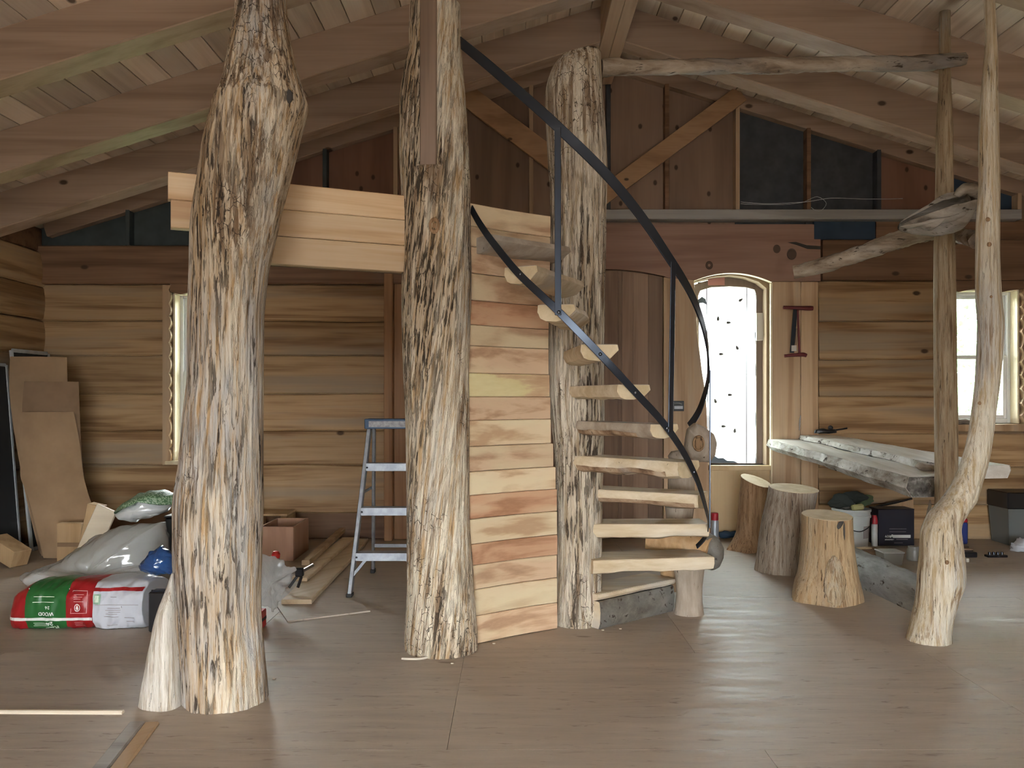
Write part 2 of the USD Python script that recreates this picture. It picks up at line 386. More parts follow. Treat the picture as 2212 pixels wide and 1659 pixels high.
def trunk_wood(name, pale, tan, brown, dark, grey, seed=0.0, amt_brown=.5, amt_dark=.5, amt_grey=.5, amt_track=.5, axis='z', twist=0.0):
    """weathered spalted trunk: fibrous pale sapwood, tan and grey stains, inner-bark streaks, black dashes, beetle galleries"""
    def sc(a, b): return {'x': (b, a, a), 'y': (a, b, a), 'z': (a, a, b)}[axis]
    N = {'g': ('geometry', {}), 'r0': ('mapping', {'location': (seed, seed * .7, seed * 1.3), 'rotation': (0, twist, 0)})}
    L = [('g.position', 'r0.vector')]
    def nz(tag, a, b, detail=4.0, rough=.6, dist=.2):
        N['m' + tag] = ('mapping', {'scale': sc(a, b)}); N['n' + tag] = ('noise_texture', dict(scale=1.0, detail=detail, roughness=rough, distortion=dist))
        L.extend([('r0.vector', f'm{tag}.vector'), (f'm{tag}.vector', f'n{tag}.vector')])
        return f'n{tag}.fac'
    def ramp(tag, src, a, b, amt=1.0):
        N['q' + tag] = ('map_range', {'from_min': a, 'from_max': b, 'to_min': 0.0, 'to_max': amt, 'clamp': True}); L.append((src, f'q{tag}.value'))
        return f'q{tag}.result'
    def mul(tag, a, b):
        N['u' + tag] = ('math', {'math_type': 'multiply'}); L.extend([(a, f'u{tag}.value1'), (b, f'u{tag}.value2')]); return f'u{tag}.value'
    def over(tag, below, col, fac):
        N['x' + tag] = ('mix', {'color2': col}); L.extend([(below, f'x{tag}.color1'), (fac, f'x{tag}.fac')]); return f'x{tag}.color'
    fib = nz('f', 46, 2.6, 5.0, .68)
    N['rf'] = ('rgb_ramp', {'ramp': [(.38, tan), (.46, tuple(.45 * a + .55 * b for a, b in zip(tan, pale))), (.53, pale), (.66, tuple(min(.8, c * 1.1) for c in pale))]})
    L.append((fib, 'rf.fac'))
    col = 'rf.color'
    low = nz('l', 5.5, .75, 3.0, .6); low2 = nz('k', 2.6, .8, 4.0, .6); low3 = nz('j', 3.0, 1.6, 2.0, .5)
    col = over('t', col, tuple(.8 * c for c in tan), ramp('t', low, .48, .62, .55))
    col = over('g', col, grey, mul('g', ramp('g', low2, .62 - .2 * amt_grey, .74 - .2 * amt_grey, .85), ramp('g2', fib, .36, .6, 1.0)))
    br = nz('b', 34, 1.9, 5.0, .66, .3)
    col = over('b', col, brown, mul('b', ramp('b', br, .62 - .14 * amt_brown, .70 - .14 * amt_brown, .85), ramp('b2', low3, .40, .58)))
    fine = nz('e', 95, 7.0, 3.0, .6, .1)
    col = over('e', col, tuple(.75 * c for c in brown), ramp('e', fine, .56, .70, .4))
    dk = nz('d', 62, 6.5, 4.0, .66, .45)
    col = over('d', col, dark, mul('d', ramp('d', dk, .64 - .14 * amt_dark, .69 - .14 * amt_dark, .95), ramp('d2', low, .44, .60)))
    N['mv'] = ('mapping', {'scale': sc(38, 22)}); N['nw'] = ('noise_texture', dict(scale=11.0, detail=3.0))
    N['wv'] = ('vector_math', {'math_type': 'multiply_add', 'vector2': (1.6, 1.6, 1.6)})
    N['v'] = ('voronoi_texture', {'feature': 'distance_to_edge', 'scale': 1.0})
    L += [('r0.vector', 'mv.vector'), ('r0.vector', 'nw.vector'), ('nw.color', 'wv.vector1'), ('mv.vector', 'wv.vector3'), ('wv.vector', 'v.vector')]
    gap = nz('y', 26, 20, 2.0, .5, 0)
    col = over('v', col, dark, mul('w', mul('v', ramp('v', 'v.distance', .05, .015, .9), ramp('v2', low3, .60 - .12 * amt_track, .66 - .12 * amt_track)), ramp('v3', gap, .48, .54)))
    N['h1'] = ('math', {'math_type': 'multiply_add', 'value2': .8}); N['h2'] = ('math', {'math_type': 'subtract'})
    L += [(br, 'h1.value1'), (fib, 'h1.value3'), ('h1.value', 'h2.value1'), ('qd.result', 'h2.value2'), ('h2.value', 'bp.height'), ('bp.normal', 'p.normal'), (col, 'p.base_color')]
    N['bp'] = ('bump', dict(strength=.75, distance=.014)); N['p'] = ('principled_bsdf', dict(roughness=.72, specular_ior_level=.22))
    M[name] = usdkit.material(stage, '/World/Looks/' + name, N, L, surface='p.BSDF')


trunk_wood('log_sapwood', (.68, .595, .46), (.45, .295, .15), (.16, .098, .055), (.04, .028, .02), (.41, .405, .40), 1.7, amt_brown=.95, amt_dark=.75, amt_grey=.75, amt_track=.5)
trunk_wood('log_streaked', (.72, .645, .51), (.49, .335, .18), (.17, .098, .05), (.04, .028, .018), (.40, .38, .35), 5.3, amt_brown=.85, amt_dark=.98, amt_grey=.35, amt_track=.7, twist=-.12)
trunk_wood('log_splotched', (.71, .64, .52), (.45, .345, .22), (.19, .115, .062), (.05, .034, .022), (.42, .405, .38), 9.1, amt_brown=.85, amt_dark=.92, amt_grey=.45, amt_track=.7)
trunk_wood('pole_wood', (.66, .60, .48), (.47, .35, .20), (.24, .15, .08), (.09, .06, .04), (.50, .49, .465), 3.9, amt_brown=.65, amt_dark=.15, amt_grey=.5, amt_track=-1)
trunk_wood('pole_wood_brown', (.46, .365, .245), (.33, .225, .125), (.17, .10, .055), (.07, .045, .03), (.30, .285, .255), 7.4, amt_brown=.55, amt_dark=.25, amt_grey=.3, amt_track=-1)
trunk_wood('flare_wood', (.64, .60, .53), (.45, .38, .29), (.30, .22, .15), (.10, .08, .06), (.50, .505, .51), 2.2, amt_brown=.3, amt_dark=.1, amt_grey=.9, amt_track=.2)
log_wood('branch_wood', [(.36, (.13, .09, .06)), (.45, (.25, .19, .135)), (.54, (.36, .295, .225)), (.66, (.46, .39, .31))], axis='x', grey=.5, greycol=(.30, .28, .26), tracks=0, darkat=.62, sx=10, sz=1.6)
log_wood('driftwood', [(.36, (.13, .105, .08)), (.45, (.24, .205, .165)), (.55, (.34, .30, .25)), (.66, (.44, .395, .34))], axis='x', grey=.5, tracks=0, darkat=.63, sx=10, sz=2)
trunk_wood('stump_orange', (.53, .395, .235), (.41, .265, .135), (.25, .15, .075), (.09, .055, .03), (.33, .255, .18), 11.3, amt_brown=.6, amt_dark=.2, amt_grey=.45, amt_track=-1)
trunk_wood('stump_root', (.50, .37, .215), (.37, .245, .13), (.22, .14, .075), (.09, .06, .035), (.40, .345, .265), 21.3, amt_brown=.8, amt_dark=.3, amt_grey=.6, amt_track=-1)
trunk_wood('stump_brown', (.42, .27, .155), (.30, .175, .09), (.17, .09, .045), (.06, .035, .022), (.30, .22, .15), 14.9, amt_brown=.7, amt_dark=.35, amt_grey=.2, amt_track=-1)
trunk_wood('stump_grey', (.40, .335, .265), (.28, .21, .15), (.165, .11, .075), (.06, .045, .035), (.285, .265, .25), 17.1, amt_brown=.75, amt_dark=.3, amt_grey=.6, amt_track=-1)
log_wood('end_grain', [(.3, (.50, .385, .225)), (.5, (.62, .50, .32)), (.7, (.70, .58, .40))], grey=0, tracks=0, darkat=.8, sx=9, sz=9, bump=.1)
log_wood('tread_wood', [(.28, (.46, .345, .21)), (.45, (.58, .47, .315)), (.58, (.67, .57, .42)), (.72, (.74, .66, .53))], axis='x', grey=.3, greycol=(.50, .46, .40), tracks=0, darkat=.7, sx=9, sz=1.4, bump=.2)
log_wood('tread_grey', [(.28, (.25, .195, .145)), (.45, (.36, .30, .235)), (.58, (.44, .38, .31)), (.72, (.50, .44, .37))], axis='x', grey=.45, greycol=(.34, .32, .29), tracks=0, darkat=.66, sx=9, sz=1.4, bump=.25)
log_wood('tread_bark', [(.3, (.085, .075, .06)), (.5, (.15, .135, .11)), (.7, (.24, .22, .185))], axis='x', grey=.4, greycol=(.17, .165, .15), tracks=0, darkat=.62, sx=12, sz=6, bump=.6)
log_wood('bark_brown', [(.34, (.13, .075, .045)), (.45, (.24, .15, .09)), (.56, (.36, .25, .16)), (.68, (.48, .37, .26))], axis='x', grey=.2, tracks=0, darkat=.62, sx=12, sz=3, bump=.5)
log_wood('support_log', [(.28, (.22, .175, .13)), (.45, (.33, .27, .21)), (.58, (.42, .355, .285)), (.72, (.50, .43, .35))], grey=.45, greycol=(.30, .285, .265), tracks=0, darkat=.62, sx=9, sz=2, bump=.4)
log_wood('support_orange', [(.3, (.34, .20, .09)), (.5, (.48, .30, .15)), (.7, (.56, .40, .24))], grey=.2, greycol=(.42, .34, .26), tracks=0, darkat=.72, sx=9, sz=4, bump=.2)
log_wood('slab_wood', [(.28, (.50, .45, .385)), (.45, (.62, .575, .51)), (.58, (.70, .665, .61)), (.72, (.76, .73, .69))], axis='y', grey=.35, greycol=(.46, .455, .44), tracks=0, darkat=.72, sx=8, sz=1.2, bump=.2)
log_wood('slab_bark', [(.3, (.16, .125, .09)), (.45, (.36, .33, .28)), (.58, (.56, .54, .50)), (.72, (.70, .685, .655))], axis='y', grey=.3, greycol=(.48, .475, .46), tracks=0, darkat=.58, darkw=.1, sx=8, sz=4, bump=.6)
log_wood('slab_end', [(.3, (.05, .045, .04)), (.5, (.16, .15, .135)), (.65, (.36, .345, .32)), (.75, (.52, .51, .48))], axis='y', grey=.1, tracks=0, darkat=.62, sx=16, sz=16, bump=.3)
log_wood('floor_log', [(.34, (.17, .165, .155)), (.45, (.26, .255, .24)), (.56, (.34, .335, .32)), (.68, (.42, .415, .40))], axis='y', grey=.4, greycol=(.33, .325, .31), tracks=0, darkat=.6, sx=8, sz=2, bump=.4)
wood('board_new', [(.2, (.50, .36, .21)), (.5, (.62, .48, .31)), (.8, (.70, .57, .40))], 'x', rot=(0, 0, -1.0), along=.7, across=10, vary=.12, knots=.1)
wood('board_tan', [(.2, (.32, .21, .115)), (.5, (.42, .29, .17)), (.8, (.50, .37, .23))], 'x', rot=(0, 0, -.9), along=.7, across=9, vary=.1, knots=.1)
wood('white_strip', [(.2, (.60, .52, .40)), (.8, (.72, .64, .50))], 'x', along=.7, across=9, vary=.02)
wood('frame_brown', [(.2, (.14, .10, .075)), (.5, (.19, .145, .11)), (.8, (.25, .19, .15))], 'z', along=.7, across=9, vary=.02)
wood('inset_wood', [(.2, (.165, .11, .075)), (.5, (.22, .15, .105)), (.8, (.28, .195, .14))], 'z', along=.7, across=9, vary=.02)
wood('offcut_wood', [(.2, (.33, .205, .10)), (.5, (.44, .29, .15)), (.8, (.52, .37, .21))], 'z', along=1, across=7, vary=.1)
wood('ply_red', [(.2, (.36, .195, .12)), (.5, (.44, .25, .16)), (.8, (.50, .31, .21))], 'z', along=1, across=4, vary=.1)


def floor_material():
    N = {
        'g': ('geometry', {}), 'o': ('object_info', {}),
        'rv': ('vector_math', {'math_type': 'multiply_add', 'vector2': (37.0, 23.0, 0.0)}),
        'm': ('mapping', {'scale': (1.6, 13.0, 1.0)}), 'm2': ('mapping', {'scale': (7.0, 34.0, 1.0)}), 'm3': ('mapping', {'scale': (.5, .5, 1)}),
        'n1': ('noise_texture', dict(scale=1.0, detail=6.0, roughness=.68, distortion=.4)),
        'n2': ('noise_texture', dict(scale=1.0, detail=4.0, roughness=.65, distortion=.5)),
        'n3': ('noise_texture', dict(scale=1.0, detail=4.0, roughness=.55)),
        'r': ('rgb_ramp', {'ramp': [(.3, (.34, .282, .225)), (.5, (.42, .355, .288)), (.7, (.49, .42, .345))]}),
        'd': ('map_range', {'from_min': .60, 'from_max': .70, 'clamp': True}), 'ds': ('math', {'math_type': 'multiply', 'value2': .7}),
        'x': ('mix', {'color2': (.17, .125, .092)}),
        'du': ('map_range', {'from_min': .48, 'from_max': .7, 'to_max': .55, 'clamp': True}),
        'x2': ('mix', {'color2': (.50, .44, .37)}),
        'vr': ('map_range', {'to_min': .97, 'to_max': 1.03}), 'h': ('hsv', {}),
        'rr': ('map_range', {'from_min': .3, 'from_max': .7, 'to_min': .42, 'to_max': .68}),
        'b': ('bump', dict(strength=.3, distance=.003)),
        'p': ('principled_bsdf', dict(specular_ior_level=.4)),
    }
    L = [('o.random', 'rv.vector1'), ('g.position', 'rv.vector3'), ('rv.vector', 'm.vector'), ('rv.vector', 'm2.vector'), ('g.position', 'm3.vector'), ('m.vector', 'n1.vector'), ('m2.vector', 'n2.vector'), ('m3.vector', 'n3.vector'),
         ('n1.fac', 'r.fac'), ('n2.fac', 'd.value'), ('d.result', 'ds.value1'), ('ds.value', 'x.fac'), ('r.color', 'x.color1'), ('n3.fac', 'du.value'), ('du.result', 'x2.fac'), ('x.color', 'x2.color1'),
         ('o.random', 'vr.value'), ('vr.result', 'h.value'), ('x2.color', 'h.color'), ('h.color', 'p.base_color'), ('n1.fac', 'rr.value'), ('rr.result', 'p.roughness'), ('n2.fac', 'b.height'), ('b.normal', 'p.normal')]
    M['floor_ply'] = usdkit.material(stage, '/World/Looks/floor_ply', N, L, surface='p.BSDF')


floor_material()
plain('core_mat', (.22, .15, .09), .9)
plain('black_iron', (.045, .056, .075), .27, .7, .5)
plain('bolt_steel', (.10, .11, .13), .3, 1.0)
speckled('aluminium', (.26, .285, .32), (.38, .405, .44), 14, .5, metal=.7, bump=.05)
plain('ladder_blue', (.02, .065, .14), .45)
speckled('ladder_label', (.25, .25, .27), (.45, .45, .46), 60, .5)
plain('vinyl_white', (.78, .79, .78), .35)
plain('rubber', (.02, .02, .02), .7)
speckled('cardboard', (.30, .195, .11), (.36, .24, .14), 4, .85, bump=.03)
speckled('cardboard_dark', (.22, .14, .08), (.27, .175, .105), 4, .85, bump=.03)
speckled('screen_mesh', (.018, .02, .022), (.028, .03, .032), 300, .8, bump=.1)
speckled('frame_metal', (.40, .43, .46), (.52, .55, .58), 10, .5, metal=.3, bump=.03)
plain('bag_blue', (.02, .075, .26), .3)
plain('bag_white', (.50, .52, .57), .35)
plain('bag_red', (.30, .012, .016), .33)
plain('bag_green', (.018, .115, .028), .33)
plain('print_white', (.74, .76, .74), .45)
plain('print_pink', (.62, .28, .28), .5)
plain('print_grey', (.33, .30, .31), .5)
plain('print_greybox', (.25, .40, .29), .5)
plain('print_leaf', (.10, .25, .10), .5)
plain('print_leafwhite', (.55, .66, .52), .5)
speckled('mesh_green', (.075, .16, .075), (.26, .36, .24), 110, .5, bump=.1, detail=0, lo=.45, hi=.55)
plain('black_plastic', (.010, .010, .012), .4)
plain('box_navy', (.012, .014, .028), .45)
plain('red_plastic', (.52, .02, .02), .4)
plain('red_paint', (.14, .022, .026), .45)
plain('saw_dark', (.03, .042, .055), .35, .5)
plain('steel_bright', (.70, .72, .75), .22, 1.0)
plain('can_silver', (.36, .40, .45), .35, .4)
plain('can_red', (.40, .015, .03), .4)
plain('bucket_white', (.56, .60, .60), .4)
plain('tube_white', (.60, .64, .64), .4)
plain('cloth_blue', (.022, .05, .09), .9)
plain('glove_dark', (.028, .036, .032), .9)
plain('glove_green', (.085, .12, .06), .9)
plain('glove_grey', (.20, .20, .18), .9)
plain('sponge', (.40, .38, .17), .9)
plain('tub_clear', (.33, .335, .31), .3)
plain('tape_pink', (.52, .26, .22), .8)
plain('paper_white', (.62, .60, .54), .8)
plain('tool_blue', (.02, .04, .17), .4)
plain('bin_grey', (.13, .145, .14), .5)
plain('lead', (.03, .032, .036), .5, .3)
plain('leaf_glass', (.10, .105, .095), .3)
plain('stained_blue', (.12, .15, .19), .25)
plain('wire_white', (.45, .45, .45), .5)
plain('grass', (.15, .21, .08), .9)
plain('gravel', (.17, .16, .15), .95)
plain('knot_brown', (.10, .062, .043), .8)
plain('bark_dark', (.05, .045, .04), .9)
plain('chip', (.62, .56, .46), .8)


def sheet_plastic(name, tint, clear, rough=.12):
    M[name] = usdkit.material(stage, '/World/Looks/' + name, {
        'a': ('principled_bsdf', dict(base_color=tint, roughness=rough, specular_ior_level=.8)),
        't': ('transparent_bsdf', {'color': (.92, .93, .94)}),
        'x': ('mix_closure', {'fac': clear})}, [('a.BSDF', 'x.closure1'), ('t.BSDF', 'x.closure2')], surface='x.closure')


sheet_plastic('wrap_grey', (.40, .41, .39), .22)
sheet_plastic('wrap_clear', (.70, .72, .73), .6, .16)
sheet_plastic('wrap_milky', (.60, .62, .62), .12)
sheet_plastic('wrap_blue', (.02, .085, .27), .15)
M['window_glass'] = usdkit.material(stage, '/World/Looks/window_glass', {
    'f': ('fresnel', {'IOR': 1.45}), 't': ('transparent_bsdf', {'color': (.95, .97, .96)}), 'g': ('glossy_bsdf', {'color': (1, 1, 1), 'roughness': .02}), 'x': ('mix_closure', {})},
    [('f.fac', 'x.fac'), ('t.BSDF', 'x.closure1'), ('g.BSDF', 'x.closure2')], surface='x.closure')
M['obscure_glass'] = usdkit.material(stage, '/World/Looks/obscure_glass', {
    'd': ('translucent_bsdf', {'color': (.82, .86, .88)}), 't': ('transparent_bsdf', {'color': (.82, .85, .86)}), 'x': ('mix_closure', {'fac': .45})},
    [('d.BSDF', 'x.closure1'), ('t.BSDF', 'x.closure2')], surface='x.closure')
M['foliage'] = usdkit.material(stage, '/World/Looks/foliage', {
    'p': ('principled_bsdf', {'base_color': (.42, .56, .38), 'roughness': .6}), 't': ('translucent_bsdf', {'color': (.46, .60, .40)}), 'x': ('mix_closure', {'fac': .45})},
    [('p.BSDF', 'x.closure1'), ('t.BSDF', 'x.closure2')], surface='x.closure')

EX, EY, EZ = np.eye(3)

# ------------------------------------------------------------------ the room: sizes
XL, XR, YF, YB = -4.54, 6.2, -3.2, 8.02           # left, right, front (behind the viewer), back
RX, SL, RZ, RB = 0.84, 0.31, 4.65, 4.351           # ridge x, roof slope, ceiling height at ridge, rafter underside at ridge
def ceil_z(x): return RZ - SL * abs(x - RX)

# floor: a deck of subfloor sheets
fl = thing('floor', 'dusty brown plywood subfloor across the whole room', 'floor', kind='structure')
obj('joist_deck', cbox(XL - .2, XR + .2, YF - .2, YB + .2, -.14, -.019, .001), 'core_mat', fl)
row = 0
y = 3.2 - 1.22 * 6
while y < YB:
    x = -.25 - 2.44 * 2 - (1.22 if row % 2 else 0)
    while x < XR:
        x0, x1, y0, y1 = max(x, XL), min(x + 2.44, XR), max(y, YF), min(y + 1.22, YB)
        if x1 - x0 > .05 and y1 - y0 > .05:
            obj('floor_panel', cbox(x0 + .0006, x1 - .0006, y0 + .0006, y1 - .0006, -.018, 0, .001), 'floor_ply', fl)
        x += 2.44
    y += 1.22; row += 1

# ceiling: roof deck and the tongue-and-groove boards under it
ce = thing('ceiling', 'sloping pale board ceiling on both sides of the ridge', 'ceiling', kind='structure')
for sgn in (-1, 1):
    xe = XL - .25 if sgn < 0 else XR + .25
    L = abs(xe - RX)
    U = np.array([sgn, 0, -SL]) / math.hypot(1, SL); D = np.array([sgn * SL, 0, 1]) / math.hypot(1, SL)
    Ls = L * math.hypot(1, SL)
    O = np.array([RX, 0, RZ])
    obj('roof_deck', plank(0, 11.6, 0, Ls, O + D * .022 + EY * (YF - .2), EY, U, D, .08, n=2, bev=.002), 'core_mat', ce)
    w = .19; k = 0
    while k * w < Ls:
        a, b = k * w + .0025, min((k + 1) * w - .0025, Ls)
        jog = random.uniform(0, .003)
        if b - a > .03:
            obj('board', plank(YF - .1, YB + .1, a, b, O + D * (.022 + jog), EY, U, -D, .022 + jog, n=2, bev=.004), 'ceiling_wood', ce)
        k += 1

# rafters and ridge
names = ['farthest', 'middle', 'nearest']
for sgn, side in ((-1, 'left'), (1, 'right')):
    for yf, nm in ((6.95, 'farthest'), (5.95, 'middle'), (4.79, 'nearest')):
        xe = XL if sgn < 0 else XR
        L = abs(xe - RX) - .1
        U = np.array([sgn, 0, -SL]) / math.hypot(1, SL); D = np.array([-sgn * SL, 0, -1]) / math.hypot(1, SL)
        r = thing('roof_rafter', f'{nm} deep timber rafter of the {side} roof slope, ' + ('next to the gable wall' if nm == 'farthest' else 'second out from the gable wall' if nm == 'middle' else 'nearest to the viewer'), 'rafter', (RX, yf, RZ))
        O = np.array([RX + sgn * .1, yf, RZ - SL * .1]) 
        obj('beam', plank(0, L * math.hypot(1, SL), 0, .2, O, U, EY, D, (RZ - RB) * math.cos(math.atan(SL)), n=2, bev=.006), 'rafter_wood', r)
        # the built-up rafter's outer ply, proud by a hair
        obj('ply', plank(0.02, L * math.hypot(1, SL) - .02, -.004, .05, O + D * .006, U, EY, D, (RZ - RB) * math.cos(math.atan(SL)) - .012, n=2, bev=.004), 'rafter_wood', r)
rb = thing('ridge_beam', 'long ridge beam along the peak of the roof', 'beam', (RX, 2, 4.3))
for dx, z0 in ((-.052, 4.30), (.052, 4.31)):
    obj('ply', cbox(RX + dx - .05, RX + dx + .05, YF, YB - .15, z0, RZ - .02, .005), 'ridge_wood', rb)

# ------------------------------------------------------------------ back wall
wb = thing('wall_back', 'log-sided back wall with an open framed gable above', 'wall', kind='structure')
OPEN = [(WX(374), WX(545), WZ(996), WZ(632)), (WX(1497), WX(1657), WZ(1005), WZ(592)), (WX(2048), WX(2202), WZ(915), WZ(624))]
gable = m3.CrossSection([[(XL - .2, -.1), (XR + .2, -.1), (XR + .2, ceil_z(XR) - .0), (RX, RZ), (XL - .2, ceil_z(XL) - .0)]])
for i, (x0, x1, z0, z1) in enumerate(OPEN):
    if i == 1:   # arched, with a leaning left edge
        pts = [(WX(1527), z0), (x1, z0), (x1, WZ(622))] + [(WX(px), WZ(py)) for px, py in ((1640, 608), (1610, 598), (1578, 594), (1545, 597), (1515, 604), (1497, 610))]
        gable = gable - m3.CrossSection([pts])
    else:
        gable = gable - m3.CrossSection([[(x0, z0), (x1, z0), (x1, z1), (x0, z1)]])
core = m3.Manifold.extrude(gable, .2).rotate([90, 0, 0]).translate([0, 8.22, 0])
obj('framing_core', core, 'core_mat', wb)
BK = dict(U=EX, V=EZ, D=-EY)
Ob = np.array([0, YB, 0])
rows = [615, 693, 767, 850, 930, 1003, 1105]
sd = 0
for k in range(len(rows) - 1):
    z1, z0 = WZ(rows[k]), WZ(rows[k + 1])
    segs = [(XL, WX(357)), (WX(562), WX(835))] if k < 5 else [(XL, WX(835))]
    for x0, x1 in segs:
        sd += 1
        obj('siding_plank', plank(x0, x1, z0 - .006, z1 - .002, Ob, **BK, th=.022, lean=.034, wave=.013, seed=sd, n=int((x1 - x0) / .06) + 2, bev=.012, bulge=.008), 'siding_wood', wb)
obj('rim_board', plank(XL, WX(835), 0, WZ(1105) + .02, Ob, **BK, th=.018), 'siding_wood_dark', wb)
rows = [607, 693, 775, 856, 935, 1008, 1088, 1164]
for k in range(len(rows) - 1):
    z1, z0 = WZ(rows[k]), max(0.002, WZ(rows[k + 1]))
    segs = [(WX(1767), WX(2032)), (WX(2215), XR)] if k < 4 else [(WX(1767), XR)]
    for x0, x1 in segs:
        sd += 1
        obj('siding_plank', plank(x0, x1, max(z0 - .006, .002), z1 - .002, Ob, **BK, th=.022, lean=.034, wave=.015, seed=sd + 40, n=int((x1 - x0) / .06) + 2, bev=.012, bulge=.008), 'siding_wood', wb)
# beams over the log siding
obj('top_beam', plank(WX(62), WX(1190), WZ(615), WZ(533), Ob, **BK, th=.09, n=2, bev=.01), 'siding_wood_dark', wb)
obj('top_beam', plank(WX(1772), XR, WZ(607), WZ(520), Ob, **BK, th=.085, n=2, bev=.01), 'siding_wood_dark', wb)
obj('blocking_board', plank(WX(1756), WX(1888), WZ(519), WZ(478), Ob, **BK, th=.05, n=2), 'building_paper_blue', wb)
obj('blocking_board', plank(WX(1890), XR, WZ(519), WZ(478), Ob, **BK, th=.045, n=2), 'siding_wood_dark', wb)
# reddish header with arched undersides over the door and the side light
arch = [(WX(1190), WZ(585))]
for px in np.linspace(1190, 1432, 13): arch.append((WX(px), WZ(583 + 15 * ((px - 1306) / 126) ** 2)))
arch += [(WX(1440), WZ(602)), (WX(1496), WZ(606))]
for px in np.linspace(1500, 1662, 13): arch.append((WX(px), WZ(591 + 19 * (abs(px - 1577) / 85) ** 2)))
arch += [(WX(1666), WZ(609)), (WX(1768), WZ(609)), (WX(1768), WZ(519)), (WX(1754), WZ(519)), (WX(1754), WZ(487)), (WX(1190), WZ(487))]
obj('header_board', poly_prism(arch, Ob, EX, EZ, -EY, .075), 'header_wood', wb)
for px, py, r in ((1529, 575, .03), (1674, 540, .03), (1706, 551, .042)):
    kn = cat(trimesh.creation.torus(r, .007, 28, 8), trimesh.creation.cylinder(r, .006, sections=28) if r > .035 or px == 1674 else trimesh.creation.torus(r * .6, .004, 20, 6))
    kn.apply_transform(trimesh.transformations.rotation_matrix(math.pi / 2, [1, 0, 0])); kn.apply_scale([.95, .5, 1.1])
    obj('knot', kn.apply_translation([WX(px), YB - .075, WZ(py)]), 'knot_brown', wb)
sp = [(1697, 526), (1715, 525), (1738, 532), (1768, 534), (1768, 541), (1740, 540), (1718, 532)]
obj('split_mark', poly_prism([(WX(a), WZ(b)) for a, b in sp], Ob - EY * .075, EX, EZ, -EY, .002), 'bark_dark', wb)
# gable: plate, studs, sheathing, braces
obj('plate', plank(WX(1296), WX(2188), WZ(480), WZ(459), Ob, **BK, th=.16, n=2), 'plate_wood', wb)
stud_px = [(428, 'building_paper_green'), (566, 'stud_wood'), (706, 'building_paper_green'), (857, 'stud_wood'), (1005, 'stud_wood'), (1147, 'stud_wood'), (1312, 'building_paper'), (1437, 'siding_wood_dark'), (1588, 'stud_wood'), (1740, 'siding_wood_dark'), (1890, 'building_paper'), (2045, 'stud_wood'), (2190, 'stud_wood'), (285, 'building_paper_green')]
for px, mt in stud_px:
    x = WX(px); zb = WZ(533) if px < 1290 else WZ(459)
    zt = ceil_z(x) - .12
    if zt > zb + .05:
        obj('stud', cbox(x - .02, x + .02, YB - .115, YB - .013, zb, zt, .003), mt, wb)
edges = [60, 285, 428, 566, 706, 857, 1005, 1147, 1312, 1437, 1588, 1740, 1890, 2045, 2190, 2500]
mats = ['building_paper_green', 'building_paper_green', 'building_paper_green', 'sheathing_red', 'sheathing_red', 'sheathing_red', 'sheathing_wood', 'sheathing_wood', 'sheathing_wood', 'sheathing_wood', 'building_paper', 'building_paper', 'sheathing_red', 'building_paper_blue', 'building_paper_blue']
for a, b, mt in zip(edges[:-1], edges[1:], mats):
    x0, x1 = WX(a) + .002, WX(b) - .002
    z0 = WZ(540) if a < 1290 else WZ(487)
    poly = [(x0, z0), (x1, z0), (x1, ceil_z(x1) - .01)] + ([(RX, RZ - .01)] if x0 < RX < x1 else []) + [(x0, ceil_z(x0) - .01)]
    if ceil_z(x0) > z0 + .05 and ceil_z(x1) > z0 + .03:
        obj('sheathing_panel', poly_prism(poly, Ob, EX, EZ, -EY, .013), mt, wb)
for sgn in (-1, 1):
    xe = XL if sgn < 0 else XR
    U = np.array([sgn, 0, -SL]) / math.hypot(1, SL); D = np.array([-sgn * SL, 0, -1]) / math.hypot(1, SL)
    obj('top_plate', plank(.1, abs(xe - RX) * 1.03, 0, .1, np.array([RX, YB - .114, RZ]), U, EY, D, .13, n=2), 'rafter_wood', wb)
def brace(p, q, w):
    p, q = np.array(p), np.array(q)
    obj('brace', bar(p, q, .04, w, up=np.cross(q - p, EY)), 'brace_wood', wb)
brace((WX(1290), YB - .138, WZ(437)), (WX(1594), YB - .138, WZ(212)), .165)
brace((WX(1218), YB - .138, WZ(372)), (WX(985), YB - .138, WZ(198)), .2)
# vertical boards around the door and right of the side light
obj('closet_board', cbox(WX(834), WX(852), YB - .16, YB, 0, WZ(585), .006), 'closet_wood', wb)
obj('closet_board', cbox(WX(852), WX(1010), YB - .06, YB, 0, WZ(585), .006), 'closet_wood', wb)
obj('closet_board', cbox(WX(1010), WX(1178), YB - .06, YB, 0, WZ(585), .006), 'closet_wood', wb)
wav = lambda px, py, k, a=4: px + a * 2 * (fbm(np.array([[py * .012, k, 0]]), 3, 5)[0] - .5)
left = [(WX(1432.5), .002), (WX(1432.5), WZ(600)), (WX(1497), WZ(606))]
for py in np.linspace(640, 1160, 20):
    base = np.interp(py, [604, 700, 854, 1000, 1165], [1497, 1502, 1521, 1529, 1533])
    left.append((WX(wav(base, py, 1.0)), max(.002, WZ(py))))
obj('post_board', poly_prism(left, Ob, EX, EZ, -EY, .055), 'trim_wood', wb)
obj('casing_board', cbox(WX(1666), WX(1727.5), YB - .05, YB, .002, WZ(609), .006), 'trim_wood', wb)
obj('casing_board', cbox(WX(1728.5), WX(1766), YB - .045, YB, .002, WZ(609), .006), 'trim_wood', wb)
obj('lower_panel', cbox(WX(1529), WX(1664), YB - .012, YB, .002, WZ(1016), .002), 'panel_ply', wb)

